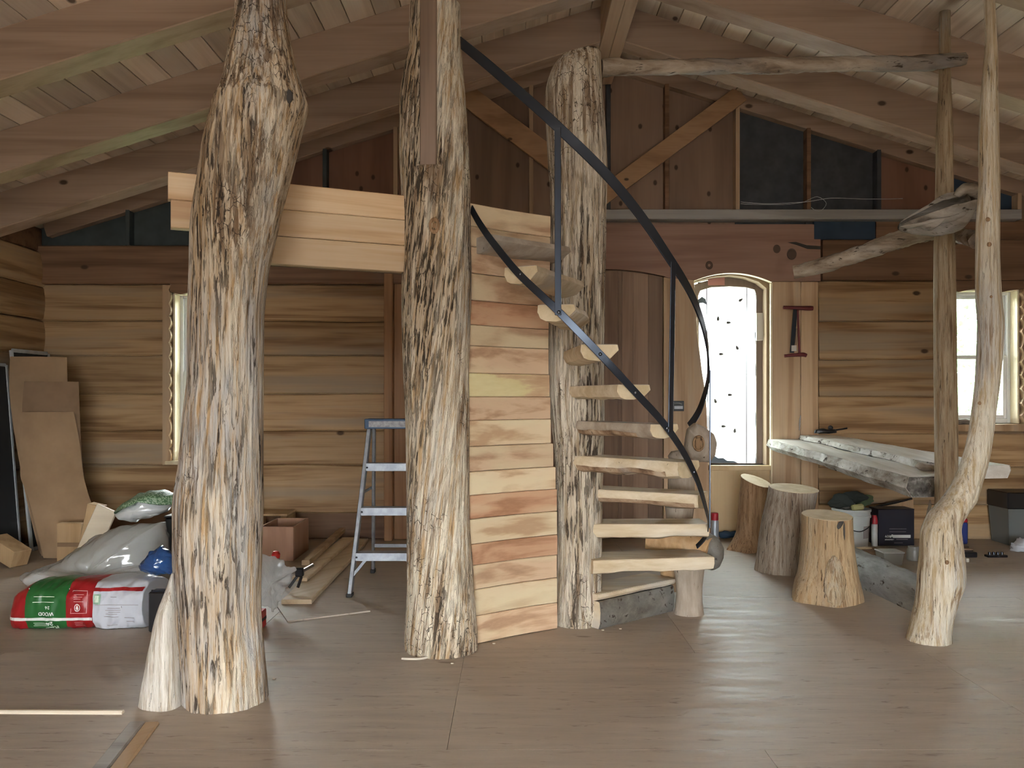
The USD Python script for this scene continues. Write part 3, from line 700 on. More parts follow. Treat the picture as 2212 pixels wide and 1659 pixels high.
# left wall, right wall, front wall behind the viewer
wl = thing('wall_left', 'left wall of rounded log siding', 'wall', kind='structure')
obj('framing_core', cbox(XL - .2, XL, YF - .1, YB + .1, -.1, ceil_z(XL) + .02, .001), 'core_mat', wl)
rows = [545, 620, 693, 767, 850, 930, 1003, 1085, 1164]
for k in range(len(rows) - 1):
    z1, z0 = WZ(rows[k]), max(.002, WZ(rows[k + 1]))
    obj('siding_plank', plank(YF, YB - .03, z0 + .002, z1 - .002, np.array([XL, 0, 0]), EY, EZ, EX, th=.05, lean=.012, wave=.012, seed=70 + k, n=90, bev=.014, bulge=.018), 'side_siding', wl)
obj('wall_plate', plank(YF, YB - .03, WZ(545) + .004, ceil_z(XL) - .02, np.array([XL, 0, 0]), EY, EZ, EX, th=.03, n=2), 'siding_wood_dark', wl)
wr = thing('wall_right', 'right wall of log siding, outside the view', 'wall', kind='structure')
g = m3.CrossSection([[(YF, -.1), (YB + .1, -.1), (YB + .1, ceil_z(XR) + .02), (YF, ceil_z(XR) + .02)]])
obj('framing_core', m3.Manifold.extrude(g, .2).rotate([90, 0, 90]).translate([XR, 0, 0]), 'side_siding', wr)
wf = thing('wall_front', 'front wall behind the viewer with a wide doorway and a gable window', 'wall', kind='structure')
g = m3.CrossSection([[(XL - .2, -.1), (XR + .2, -.1), (XR + .2, ceil_z(XR)), (RX, RZ), (XL - .2, ceil_z(XL))]]) - m3.CrossSection([[(-1.9, .05), (2.3, .05), (2.3, 1.72), (-1.9, 1.72)]]) - m3.CrossSection([[(-1.3, 2.35), (.2, 2.35), (.2, 3.05), (-1.3, 2.85)]])
obj('framing_core', m3.Manifold.extrude(g, .2).rotate([90, 0, 0]).translate([0, YF, 0]), 'siding_wood', wf)

# ------------------------------------------------------------------ windows and door
def double_hung(name, label, x0, x1, z0, z1, zm, yo):
    w = thing(name, label, 'window', (x0, yo, z0), kind='structure')
    f = .045
    fr = cat(cbox(x0, x0 + f, yo, yo + .07, z0, z1), cbox(x1 - f, x1, yo, yo + .07, z0, z1), cbox(x0 + f, x1 - f, yo, yo + .07, z1 - f, z1), cbox(x0 + f, x1 - f, yo, yo + .07, z0, z0 + f))
    obj('window_frame', fr, 'vinyl_white', w)
    s = .035
    for (a, b, dy) in ((zm - .02, z1 - f, .035), (z0 + f, zm + .02, .008)):
        X0, X1 = x0 + f, x1 - f
        sash = cat(cbox(X0, X0 + s, yo + dy, yo + dy + .025, a, b), cbox(X1 - s, X1, yo + dy, yo + dy + .025, a, b), cbox(X0 + s, X1 - s, yo + dy, yo + dy + .025, b - s, b), cbox(X0 + s, X1 - s, yo + dy, yo + dy + .025, a, a + s))
        so = obj('sash', sash, 'vinyl_white', w)
        obj('pane', cbox(X0 + s - .004, X1 - s + .004, yo + dy + .010, yo + dy + .016, a + s - .004, b - s + .004, .0005), 'window_glass', so)
    # jamb lining
    y0 = YB - .02
    obj('jamb', cat(cbox(x0 - .001, x0 + .018, y0, yo, z0, z1), cbox(x1 - .018, x1 + .001, y0, yo, z0, z1), cbox(x0, x1, y0, yo, z1 - .018, z1 + .001)), 'jamb_wood', w)
    return w


w1 = double_hung('window_1', 'white window partly behind the leftmost trunk', OPEN[0][0], OPEN[0][1], OPEN[0][2], OPEN[0][3], WZ(806), 8.13)
obj('window_sill', cbox(WX(362), WX(556), YB - .09, 8.13, WZ(1003), WZ(995), .005), 'jamb_wood', w1)
def scallop_casing(x0, xin, z0, z1, parent, sgn, seed, n=160, horizontal=False):
    zs = np.linspace(z0, z1, n)
    e = sgn * .024 * (np.abs(np.sin(zs * 23 + 3 * fbm(np.stack([zs * 2, 0 * zs + seed, 0 * zs], 1), 2, seed))) - .55)
    if horizontal: e = .03 * (np.abs(np.sin(zs * 7.5 + seed)) - .6)
    if horizontal: poly = [(z0, x0)] + [(z, xin + q) for z, q in zip(zs, e)] + [(z1, x0)]
    else: poly = [(x0, z0)] + [(xin + q, z) for z, q in zip(zs, e)] + [(x0, z1)]
    obj('casing', poly_prism(poly, Ob, EX, EZ, -EY, .065), 'trim_wood' if not horizontal else 'siding_wood_dark', parent)
scallop_casing(WX(355), WX(371), WZ(1003), WZ(617), w1, 1, 3)
scallop_casing(WX(564), WX(548), WZ(1003), WZ(617), w1, -1, 5)
scallop_casing(WZ(614), WZ(633), WX(371), WX(548), w1, 1, 8, horizontal=True)
w2 = double_hung('window_2', 'white double-hung window with green trees outside, behind the two log poles', OPEN[2][0], OPEN[2][1], OPEN[2][2], OPEN[2][3], WZ(771), 8.12)
obj('window_sill', cbox(WX(2036), WX(2240), YB - .13, 8.12, WZ(931), WZ(916), .006), 'trim_wood', w2)
scallop_casing(WZ(608), WZ(628), WX(2030), WX(2225), w2, 1, 12, horizontal=True)
scallop_casing(WX(2032), WX(2047), WZ(930), WZ(609), w2, 1, 15)
scallop_casing(WX(2222), WX(2204), WZ(930), WZ(609), w2, 1, 17)

# the side light of leaded glass
ws = thing('window_3', 'tall arched side light of pale leaded glass with small leaf shapes, beside the door', 'window', (WX(1580), 8.1, WZ(1005)), kind='structure')
Yg = 8.17
SX = lambda px: (px - CX) / F * Yg
SZ = lambda py: H - (py - HY) / F * Yg
arcg = [(SX(1526), SZ(1004)), (SX(1648), SZ(1004)), (SX(1650), SZ(620))] + [(SX(px), SZ(600 + 16 * ((px - 1577) / 75) ** 2)) for px in (1635, 1610, 1577, 1545, 1518)] + [(SX(1500), SZ(616))]
inner = [(SX(1529), SZ(1000)), (SX(1633), SZ(1000)), (SX(1632), SZ(700)), (SX(1633), SZ(640)), (SX(1629), SZ(626)), (SX(1610), SZ(621)), (SX(1575), SZ(619)), (SX(1535), SZ(621)), (SX(1512), SZ(628)), (SX(1507), SZ(640)), (SX(1509), SZ(760))]
from shapely.geometry import Polygon
ring = Polygon(arcg).buffer(.004).difference(Polygon(inner))
fm = trimesh.util.concatenate([trimesh.creation.extrude_polygon(g, .035, engine='earcut') for g in getattr(ring, 'geoms', [ring])])
fm.vertices = np.stack([fm.vertices[:, 0], Yg - .02 + fm.vertices[:, 2], fm.vertices[:, 1]], 1)
obj('frame', fm, 'frame_brown', ws)
gl = [(SX(1524), SZ(1003)), (SX(1637), SZ(1003)), (SX(1637), SZ(618)), (SX(1505), SZ(618)), (SX(1505), SZ(770))]
obj('pane', poly_prism(gl, np.array([0, Yg, 0]), EX, EZ, EY, .006), 'obscure_glass', ws)
def came(p, q, w=.006):
    obj('came', bar((SX(p[0]), Yg - .004, SZ(p[1])), (SX(q[0]), Yg - .004, SZ(q[1])), .008, w * 1.0, up=(EX if abs(p[0] - q[0]) < abs(p[1] - q[1]) else EZ), b=.001), 'lead', ws)
came((1613, 620), (1612, 1001)); came((1526, 620), (1530, 1000)); came((1508, 637), (1633, 637)); came((1529, 980), (1633, 980)); came((1512, 809), (1633, 809), .003)
came((1637, 616), (1637, 1003), .02); came((1507, 612), (1640, 615), .018); came((1505, 615), (1506, 716), .018)
for px, py, a in ((1600, 648, .6), (1551, 688, 1.5), (1574, 697, 0), (1592, 751, 2.0), (1558, 765, 0), (1577, 853, 0), (1545, 866, 1.9), (1563, 921, 0), (1587, 930, 1.5)):
    t = np.linspace(0, 2 * np.pi, 14, endpoint=False)
    lx, lz = .024 * np.cos(t), .0125 * np.sin(t) * (1 - .45 * np.cos(t))
    c, s = math.cos(a), math.sin(a)
    obj('leaf', poly_prism(np.stack([SX(px) + c * lx - s * lz, SZ(py) + s * lx + c * lz], 1), np.array([0, Yg - .001, 0]), EX, EZ, -EY, .004), 'leaf_glass', ws)
for poly in ([(1530, 985), (1542, 984), (1552, 990), (1562, 989), (1570, 995), (1586, 996), (1596, 1001), (1530, 1001)],
             [(1507, 648), (1516, 641), (1524, 646), (1527, 659), (1518, 654), (1511, 655), (1510, 700), (1506, 722)],
             [(1636, 700), (1630, 720), (1633, 760), (1631, 800), (1634, 850), (1631, 905), (1634, 960), (1631, 1000), (1637, 1001)],
             [(1636, 620), (1632, 640), (1634, 668), (1631, 690), (1636, 690)]):
    obj('dark_glass', poly_prism([(SX(a), SZ(b)) for a, b in poly], np.array([0, Yg - .001, 0]), EX, EZ, -EY, .005), 'stained_blue', ws)
obj('tape', poly_prism([(SX(1528), SZ(599)), (SX(1564), SZ(600)), (SX(1564), SZ(617)), (SX(1528), SZ(617))], np.array([0, Yg - .021, 0]), EX, EZ, -EY, .004), 'tape_pink', ws, label='pink block of tape at the top of the glass')
obj('shim', cbox(SX(1631), SX(1653), Yg - .05, Yg - .021, SZ(736), SZ(677), .003), 'paper_white', ws, label='pale wooden shim at the right edge of the glass')
# jambs, arched soffit and sill of the side light
soff = [(WX(px), WZ(591.5 + 19 * (abs(px - 1577) / 85) ** 2)) for px in np.linspace(1498, 1664, 17)]
rings = [[(x, YB - .07, z), (x, 8.21, z), (x, 8.21, z + .012), (x, YB - .07, z + .012)] for x, z in soff]
obj('soffit', loft(rings), 'jamb_wood', ws)
obj('jamb', cbox(WX(1664) - .004, WX(1667), YB - .049, 8.21, .005, WZ(612), .002), 'jamb_wood', ws)
obj('jamb', cbox(WX(1656), WX(1664), YB + .14, 8.21, WZ(1005), WZ(622), .002), 'jamb_wood', ws)
jl = [(WX(1498), WZ(608)), (WX(1503), WZ(700)), (WX(1521), WZ(854)), (WX(1530), WZ(1004))]
rings = [[(x - .012, YB - .03, z), (x + .004, YB - .03, z), (x + .004, 8.21, z), (x - .012, 8.21, z)] for x, z in jl]
obj('jamb', loft(rings), 'jamb_wood', ws)
obj('window_sill', cbox(WX(1531), WX(1663), YB - .05, 8.21, WZ(1016), WZ(1005), .004), 'panel_ply', ws)

# plank door
dr = thing('door_1', 'wide vertical plank door with an arched top, behind the stairs', 'door', (WX(1306), YB, 0), kind='structure')
dx = [1182, 1212, 1246, 1278, 1305, 1335, 1343, 1367, 1400, 1430.5]
for a, b in zip(dx[:-1], dx[1:]):
    poly = [(WX(a) + .001, .012), (WX(b) - .001, .012)] + [(WX(px) + (.001 if px == a else -.001), WZ(585 + 15 * ((px - 1306) / 126) ** 2)) for px in (b, (a + b) / 2, a)]
    o = obj('door_board', poly_prism(poly, Ob - EY * .002, EX, EZ, -EY, .022), 'door_wood', dr)

# ------------------------------------------------------------------ log posts
def trunk(rows, Y, z0, z1, m=210, n=260, seed=1, flute=.035, fine=.015, squash=1.0, ylean=0.0, twist=0.0, tip=None):
    """rows: (photo row, left, right) outline of the log at depth Y"""
    R = np.array(sorted(rows, key=lambda r: -r[0]), float)
    zz = H - (R[:, 0] - HY) / F * Y
    cx = ((R[:, 1] + R[:, 2]) / 2 - CX) / F * Y
    rr = (R[:, 2] - R[:, 1]) / 2 / F * Y
    C, Q = PchipInterpolator(zz, cx), PchipInterpolator(zz, rr)
    zs = np.linspace(z0, z1, n)
    zc = np.clip(zs, zz[0], zz[-1])
    th = np.arange(m) * 2 * np.pi / m
    d = np.stack([np.cos(th), np.sin(th)], 1)
    T, Z = np.meshgrid(th, zs); Tt = T + twist * Z
    dx, dy = np.cos(Tt), np.sin(Tt)
    big = fbm(np.stack([dx * 2.4, dy * 2.4, Z * .5 + seed * 9], -1), 3, seed) - .5
    fin = fbm(np.stack([dx * 11, dy * 11, Z * 2.2 + seed * 5], -1), 3, seed + 9) - .5
    rdg = np.abs(fbm(np.stack([dx * 9, dy * 9, Z * 1.1 + seed * 3], -1), 3, seed + 4) - .5)
    rim = np.abs(np.cos(T)) ** 6          # outline stays true
    k = 1 + 2 * flute * big * (1 - .8 * rim) + 2 * fine * fin + fine * 2.2 * (rdg * 4 - .5) * (1 - .6 * rim)
    r = Q(zc)[:, None] * k
    X = C(zc)[:, None] + r * np.cos(T)
    Yy = Y + ylean * (Z - z0) + r * squash * np.sin(T)
    rings = np.stack([X, Yy, Z], -1)
    if tip is not None: rings[-1, :, 2] += tip(rings[-1, :, 0], rings[-1, :, 1]); rings[-2, :, 2] = np.minimum(rings[-2, :, 2], rings[-1, :, 2] - .003)
    return loft(rings)


P1 = [(-20, 512, 620), (0, 511, 617), (100, 497, 629), (200, 477, 655), (230, 462, 662), (300, 444, 644), (380, 432, 625), (480, 416, 600), (600, 412, 574), (700, 409, 566), (800, 409, 566), (900, 398, 565), (1000, 390, 565), (1100, 379, 565), (1200, 378, 563), (1300, 384, 561), (1400, 393, 568), (1500, 400, 576), (1520, 401, 577)]
t1 = thing('log_post', 'leftmost and thickest grey-streaked log post, with a split root flare at its foot', 'log post', at(485, 1510, 3.74) * (1, 1, 0))
obj('trunk', trunk(P1, 3.74, 0, 3.45, seed=1, flute=.05, fine=.02), 'log_sapwood', t1, smooth=40)
fl_rows = [(1236, 374, 384), (1270, 362, 386), (1330, 342, 388), (1400, 326, 392), (1480, 310, 395), (1530, 302, 396)]
fr = []
for py, a, b in sorted(fl_rows, key=lambda r: -r[0]):
    A, B = at(a, py, 3.68), at(b - 2, py, 3.68)
    z = max(0.0, A[2]); w = B[0] - A[0]
    ring = []
    for q in np.linspace(0, 2 * np.pi, 40, endpoint=False):
        ex = .5 * (1 + np.sign(np.cos(q)) * abs(np.cos(q)) ** .7)
        ring.append((A[0] + ex * w, 3.68 + (.1 if np.sin(q) > 0 else .11) * min(1, w / .12 + .3) * np.sign(np.sin(q)) * abs(np.sin(q)) ** .8 * (.6 + .4 * ex), z))
    fr.append(ring)
fr = np.array(fr); fr[0, :, 2] = 0.0
flm = PchipInterpolator(fr[:, 0, 2], fr)(np.linspace(0, fr[-1, 0, 2], 40))
flm[..., :2] += (.010 * (fbm(flm * 7, 3, 4) - .5))[..., None]
obj('root_flare', loft(flm), 'flare_wood', t1, label='pale bare root flare split off the trunk', smooth=40)
for px, py, a in ((622, 205, .05),):
    c = at(px, py, 3.6)
    obj('knot', trimesh.creation.icosphere(3, .02).apply_scale([.8, .6, 1.5]).apply_translation(c + (0, .018, 0)), 'bark_dark', t1)

P2 = [(10, 886, 994), (50, 884, 995), (100, 884, 997), (150, 874, 1000), (200, 866, 1005), (300, 863, 1011), (350, 864, 1014), (400, 867, 1016), (500, 869, 1017), (600, 868, 1018), (700, 868, 1016), (800, 871, 1013), (900, 876, 1014), (1000, 878, 1014), (1100, 879, 1014), (1200, 879, 1019), (1300, 879, 1026), (1380, 875, 1032), (1400, 876, 1032)]
Y2 = 4.5
t2 = thing('log_post', 'middle spalted log post with a square notch and a flat board let into its top', 'log post', at(945, 1400, Y2) * (1, 1, 0))
tr2 = trunk(P2, Y2, 0, 3.47, seed=2, flute=.035, fine=.018, twist=-.35)
mm = m3.Manifold(m3.Mesh(np.array(tr2.vertices, np.float32), np.array(tr2.faces, np.uint32)))
zn = at(900, 357, Y2 - .17)[2]
cut = m3.Manifold.cube([.148, .2, 2.0]).translate([at(894, 0, Y2 - .16)[0], Y2 - .33, zn])
obj('trunk', mm - cut, 'log_streaked', t2, smooth=40)
obj('inset_board', cbox(at(908, 0, Y2 - .13)[0], at(944, 0, Y2 - .13)[0], Y2 - .16, Y2 - .128, zn + .002, 3.44, .006), 'inset_wood', t2, label='flat brown board set in the notch of the post')
c = at(938, 487, Y2 - .186)
obj('knot', cat(trimesh.creation.torus(.026, .010, 24, 10).apply_transform(trimesh.transformations.rotation_matrix(math.pi / 2, [1, 0, 0])).apply_scale([.85, .8, 1.25]).apply_translation(c + (0, .006, 0)), trimesh.creation.icosphere(2, .022).apply_scale([.8, .5, 1.2]).apply_translation(c + (0, .012, 0))), 'stump_brown', t2, smooth=40)

P3 = [(110, 1226, 1298), (150, 1192, 1299), (203, 1178, 1301), (270, 1179, 1307), (355, 1184, 1312), (405, 1188, 1311), (473, 1188, 1309), (600, 1185, 1307), (700, 1183, 1305), (800, 1183, 1304), (900, 1189, 1305), (1000, 1198, 1302), (1100, 1202, 1301), (1200, 1202, 1300), (1300, 1199, 1300), (1340, 1198, 1292)]
Y3 = 5.0
AX = np.array([.385, 5.0])
t3 = thing('log_post', 'far pale log post with a slanted cut top that carries the stair treads', 'log post', at(1245, 1346, Y3) * (1, 1, 0))
obj('trunk', trunk(P3, Y3, 0, 3.42, seed=3, flute=.04, fine=.02, tip=lambda x, y: -.05 * np.clip((.44 - x) / .14, 0, 2)), 'log_splotched', t3, smooth=40)

# slim crooked poles on the right
P4 = [(-60, 2130, 2147), (0, 2127, 2148), (100, 2129, 2154), (200, 2121, 2154), (300, 2116, 2156), (400, 2116, 2158), (500, 2110, 2157), (550, 2109, 2157), (640, 2110, 2160), (700, 2114, 2165), (760, 2112, 2163), (820, 2109, 2158), (880, 2102, 2150), (940, 2093, 2143), (1000, 2078, 2132), (1040, 2062, 2120), (1080, 2036, 2107), (1110, 2010, 2086), (1130, 1999, 2075), (1150, 1992, 2073), (1200, 1989, 2079), (1250, 1985, 2082), (1300, 1980, 2067), (1340, 1971, 2055), (1385, 1960, 2052)]
Y4 = 4.65
t4 = thing('log_post', 'slim crooked pale pole with a bulging foot, nearest on the right', 'log post', at(2006, 1382, Y4) * (1, 1, 0))
obj('trunk', trunk(P4, Y4, 0, 3.72, m=90, n=260, seed=4, flute=.035, fine=.02), 'pole_wood', t4, smooth=40)
for px, py, r in ((2134, 474, .012), (2137, 528, .013), (2141, 641, .008), (2116, 871, .010), (2046, 1215, .013)):
    c = at(px, py, Y4 - .062 if py < 1100 else Y4 - .11)
    obj('knot', trimesh.creation.icosphere(2, r).apply_scale([1, .5, 1]).apply_translation(c), 'stump_brown', t4)
P5 = [(-60, 2030, 2052), (150, 2029, 2053), (300, 2023, 2057), (400, 2022, 2057), (550, 2019, 2062), (800, 2019, 2065), (900, 2020, 2067), (1000, 2021, 2067), (1080, 2021, 2064), (1250, 2021, 2066)]
Y5 = 5.62
t5 = thing('log_post', 'straight slim brown pole just behind the crooked pole', 'log post', at(2043, 1292, Y5) * (1, 1, 0))
obj('trunk', trunk(P5, Y5, 0, 3.955, m=64, n=200, seed=5, flute=.03, fine=.015), 'pole_wood_brown', t5, smooth=40)

# ------------------------------------------------------------------ loft edge and curved stair partition
def sheet_path(pts): return np.array(pts, float)
lo = thing('loft_fascia', 'three pale planed boards along the edge of the loft, running between the posts', 'loft edge', (-1.63, 3.95, 2.0))
A, B = np.array([-1.63, 3.95, 0]), np.array([-.235, 4.565, 0])
U = (B - A) / np.linalg.norm(B - A); Dn = np.cross(U, EZ); Dn = Dn if Dn[1] < 0 else -Dn
Lf = np.linalg.norm(B - A)
for k, (z1, z0, s) in enumerate(((2.425, 2.295, 0), (2.293, 2.16, .012), (2.158, 2.02, .24))):
    obj('board', plank(s, Lf, z0, z1, A + Dn * -.06, U, EZ, Dn, .06 + .003 * (k % 2), n=2, bev=.004), 'loft_wood', lo)
obj('backing_beam', plank(.3, Lf - .02, 2.03, 2.40, A + Dn * -.16, U, EZ, Dn, .098, n=2), 'core_mat', lo)

pa = thing('stair_partition', 'gently curved screen of horizontal honey-coloured boards between the middle post and the stair post', 'partition', (0, 4.7, 0))
ly = [441, 490, 534, 591, 649, 702, 747, 806, 857, 908, 964, 1018, 1069, 1120, 1174, 1220, 1273, 1330, 1391]
pm = ['cypress_tan', 'cypress_tan', 'cypress_tan', 'cypress_tan', 'cypress_red', 'cypress_tan', 'cypress_tan', 'cypress_yellow', 'cypress_tan', 'cypress_pale', 'cypress_tan', 'cypress_pale', 'cypress_red', 'cypress_pale', 'cypress_red', 'cypress_tan', 'cypress_pale', 'cypress_tan']
Ypl = 4.576
for k in range(len(ly) - 1):
    z1, z0 = H - (ly[k] - HY) / F * Ypl, max(.003, H - (ly[k + 1] - HY) / F * Ypl)
    rings = []
    xr = np.interp(ly[k], [440, 700, 900, 1060, 1391], [.225, .21, .225, .262, .262])
    for t in np.linspace(0, 1, 9):
        x = -.235 + t * (xr + .235); yv = 4.535 + .335 * t + .018 * math.sin(math.pi * t)
        nx, ny = .58, -.81
        jog = .002 * ((k * 7) % 3)
        prof = [(z0 + .001, 0), (z0 + .001, .022 + jog), (z0 + .005, .026 + jog), (z1 - .005, .026 + jog), (z1 - .001, .022 + jog), (z1 - .001, 0)]
        rings.append([(x + nx * (h - .026), yv + ny * (h - .026), z) for z, h in prof])
    obj('board', loft(rings), pm[k], pa)

# ------------------------------------------------------------------ spiral stair
st = thing('spiral_stair', 'spiral stair of thick half-log treads around the far log post', 'staircase', (AX[0], AX[1], 0))
def tread(k, p0, p1, w, th, mat, seed, topmat=None, side=+1, n=36, endw=None, label=None):
    """half-log tread: its lower front edge runs p0 -> p1 (plan), w wide to the back"""
    p0, p1 = np.array(p0, float), np.array(p1, float)
    d = (p1 - p0); L = np.linalg.norm(d); d /= L
    s = np.array([-d[1], d[0]]) * side
    z = .2025 * k
    rings = []
    for t in np.linspace(0, 1, n):
        ww = w + (0 if endw is None else (endw - w) * t)
        q = lambda i, a=.012: a * 2 * (fbm(np.array([[t * 3.5, seed * 3.3, i * 4.4]]), 3, seed)[0] - .5)
        tk = th * (1 + q(1, .25)); e0, e1 = q(2, .010), q(3, .018)
        prof = [(e0 * .4, 0), (ww + e1, 0), (ww + e1 + .006, -tk * .35), (ww * .8 + e1, -tk * .9), (ww * .5, -tk * (1.06 + q(4, .1))), (ww * .2, -tk * (1 + q(5, .08))), (.012 + e0, -tk * .86), (e0 - .004, -tk * .45)]
        c = p0 + d * (L * t)
        rings.append([(*(c + s * u), z + h) for u, h in prof])
    rings = np.array(rings)
    m = obj('tread', loft(rings), mat, st, smooth=35, label=label)
    # planed top surface and the fresh-sawn outer end as pieces of the tread
    for tag, pts in (('tread_top', None),):
        pass
    return m, rings


def polar(th, r, w):
    th = math.radians(th)
    d = np.array([math.cos(th), math.sin(th)]); s = np.array([math.sin(th), -math.cos(th)])
    return AX + d * .08 + s * w / 2, AX + d * r + s * w / 2


T = [
    (1, (.497, 4.852), (1.035, 5.285), .25, .04, 'tread_wood', 1),
    (2, (.47, 4.836), (1.2, 4.947), .27, .085, 'tread_wood', 2),
    (3, (.44, 4.89), (1.155, 4.89), .24, .082, 'tread_wood', 3),
    (4, (.42, 4.953), (1.03, 4.63), .23, .078, 'tread_wood', 4),
    (5, (.36, 4.863), (.87, 4.366), .20, .088, 'tread_wood', 5),
    (6, *polar(-60, .8, .18), .18, .075, 'tread_grey', 6),
    (7, *polar(-73, .8, .18), .18, .075, 'tread_wood', 7),
    (8, *polar(-86, .8, .185), .185, .078, 'tread_wood', 8),
    (9, *polar(-101.5, .8, .19), .19, .075, 'tread_wood', 9),
    (10, *polar(-115.3, .8, .18), .18, .078, 'tread_wood', 10),
    (11, *polar(-140, .72, .18), .18, .08, 'tread_grey', 11),
]
for t in T:
    m, rings = tread(*t)
    # pale fresh-sawn end
    e = rings[-1]; d = (rings[-1].mean(0) - rings[-2].mean(0)); d /= np.linalg.norm(d)
    c = e.mean(0); e2 = c + (e - c) * .97
    if t[0] not in (1,):
        obj('end_face', loft([e2, e2 + d * .003]), 'end_grain' if t[0] not in (11,) else 'tread_grey', m)
    if t[0] in (4, 5, 6):
        lo_, hi_ = (int(36 * a) for a in {2: (.22, .55), 4: (.02, .98), 5: (.05, .9), 6: (.1, .85)}[t[0]])
        bk = []
        for k in range(lo_, hi_):
            R_ = rings[k]; c_ = R_.mean(0); f_ = .45 + .5 * noise(np.array([k * .31, t[0] * 3.0, 0.5]), 3)
            up_ = R_[6] + (R_[7] - R_[6]) * f_
            bk.append([p + (p - c_) * s_ for p, s_ in ((R_[5], .03), (R_[6], .035), (up_, .03), (up_, -.05), (R_[6], -.1), (R_[5], -.1))])
        obj('bark_edge', loft(bk), 'tread_bark' if t[0] in (2,) else 'bark_brown', m, smooth=30)
    top = rings[:, [0, 1]]
    q = np.stack([top[:, 0] * .97 + top[:, 1] * .03, top[:, 1] * .97 + top[:, 0] * .03, top[:, 1] * .97 + top[:, 0] * .03, top[:, 0] * .97 + top[:, 1] * .03], 1)
    q[:, :2, 2] += .002; q[:, 2:, 2] -= .004
    obj('planed_top', loft(q), 'tread_wood' if t[0] < 6 else 'tread_grey', m)
# bark-faced riser under the lowest tread, and its pale end
rr = []
for t in np.linspace(0, 1, 20):
    p = np.array([.505, 4.865]) * (1 - t) + np.array([1.02, 5.285]) * t
    s = np.array([-.63, .776])
    b = .012 * (fbm(np.array([[t * 5, 1.0, 2.0]]), 3, 3)[0] - .5)
    rr.append([(*(p + s * u), z) for u, z in ((0 + b, 0), (-.012 + b, .03), (-.016 + b, .10), (-.008 + b, .155), (.0, .163), (.09, .163), (.09, 0))])
o = obj('riser_slab', loft(rr), 'tread_bark', st, smooth=35, label='dark bark-faced slab under the lowest tread')
e = np.array(rr[0]); d = -(np.array([1.02, 5.285, 0]) - np.array([.505, 4.865, 0])); d /= np.linalg.norm(d); c = e.mean(0)
obj('end_face', loft([c + (e - c) * .97, c + (e - c) * .97 + d * .003]), 'tread_wood', o, label='pale sawn end of the riser slab')
# crooked support logs outside the lower treads
def stub(px0, px1, py0, py1, Y, mat, label=None, seed=3, waist=.8, dep=.85, z0=None, tilt=0):
    a, b = at(px0, py1, Y), at(px1, py0, Y)
    zb = a[2] if z0 is None else z0
    r = (b[0] - a[0]) / 2; cx = (a[0] + b[0]) / 2
    rings = []
    for t in np.linspace(0, 1, 18):
        k = 1 - (1 - waist) * math.sin(math.pi * min(1, t * 1.05))
        th = np.linspace(0, 2 * np.pi, 36, endpoint=False)
        f = 1 + .12 * (fbm(np.stack([np.cos(th) * 1.6, np.sin(th) * 1.6, 0 * th + t * 2 + seed], 1), 3, seed) - .5)
        rings.append(np.stack([cx + tilt * t + r * k * f * np.cos(th), Y + r * dep * k * f * np.sin(th), 0 * th + zb + t * (b[2] - zb)], 1))
    return obj('support_log', loft(rings), mat, st, smooth=40, label=label)


stub(1456, 1521, 1226, 1330, 5.22, 'support_log', 'waisted grey block at the foot of the stair', 3, .86, z0=0.0)
stub(1425, 1470, 1222, 1262, 5.42, 'support_orange', 'orange-brown wood lump between the two lowest treads', 4, .9, z0=.1)
obj('support_log', rough_tube([at(1396, 1160, 5.42), at(1440, 1166, 5.38), at(1490, 1176, 5.30), at(1536, 1188, 5.22)], [.075, .082, .085, .08], 28, 30, .12, 6), 'support_orange', st, smooth=40, label='orange-brown peeled log lying under the third tread')
stub(1437, 1498, 1095, 1150, 5.36, 'support_log', None, 7, .95)
stub(1442, 1502, 1000, 1094, 5.33, 'support_log', None, 8, .95)
kb = inflate([(1515, 1150), (1535, 1152), (1552, 1162), (1562, 1182), (1562, 1204), (1553, 1224), (1537, 1232), (1518, 1228), (1508, 1190)], 5.27, .11, amp=.008, freq=9, seed=3)
obj('log_end', kb, 'tread_bark', st, smooth=40, label='rounded bark-covered log end at the second tread')
kb = inflate([(1484, 926), (1500, 912), (1522, 922), (1541, 938), (1548, 958), (1544, 985), (1532, 999), (1508, 997), (1490, 990), (1478, 965)], 5.22, .11, amp=.008, freq=7, seed=5)
kp = obj('log_knob', kb, 'support_log', st, smooth=40, label='grey knotty log knob standing in front of the side light')
c = at(1509, 958, 5.098)
obj('knot', cat(trimesh.creation.torus(.040, .007, 28, 8).apply_transform(trimesh.transformations.rotation_matrix(math.pi / 2, [1, 0, 0])).apply_scale([.8, 1, 1.08]).apply_translation(c + (0, -.002, 0)), trimesh.creation.icosphere(3, .038).apply_scale([.8, .25, 1.08]).apply_translation(c + (0, .004, 0))), 'stump_brown', kp, smooth=40)
kb = inflate([(1442, 985), (1450, 974), (1468, 972), (1482, 980), (1484, 1000), (1476, 1012), (1452, 1010)], 5.3, .07, amp=.006, freq=9, seed=7)
obj('log_knob', kb, 'support_log', st, smooth=40)

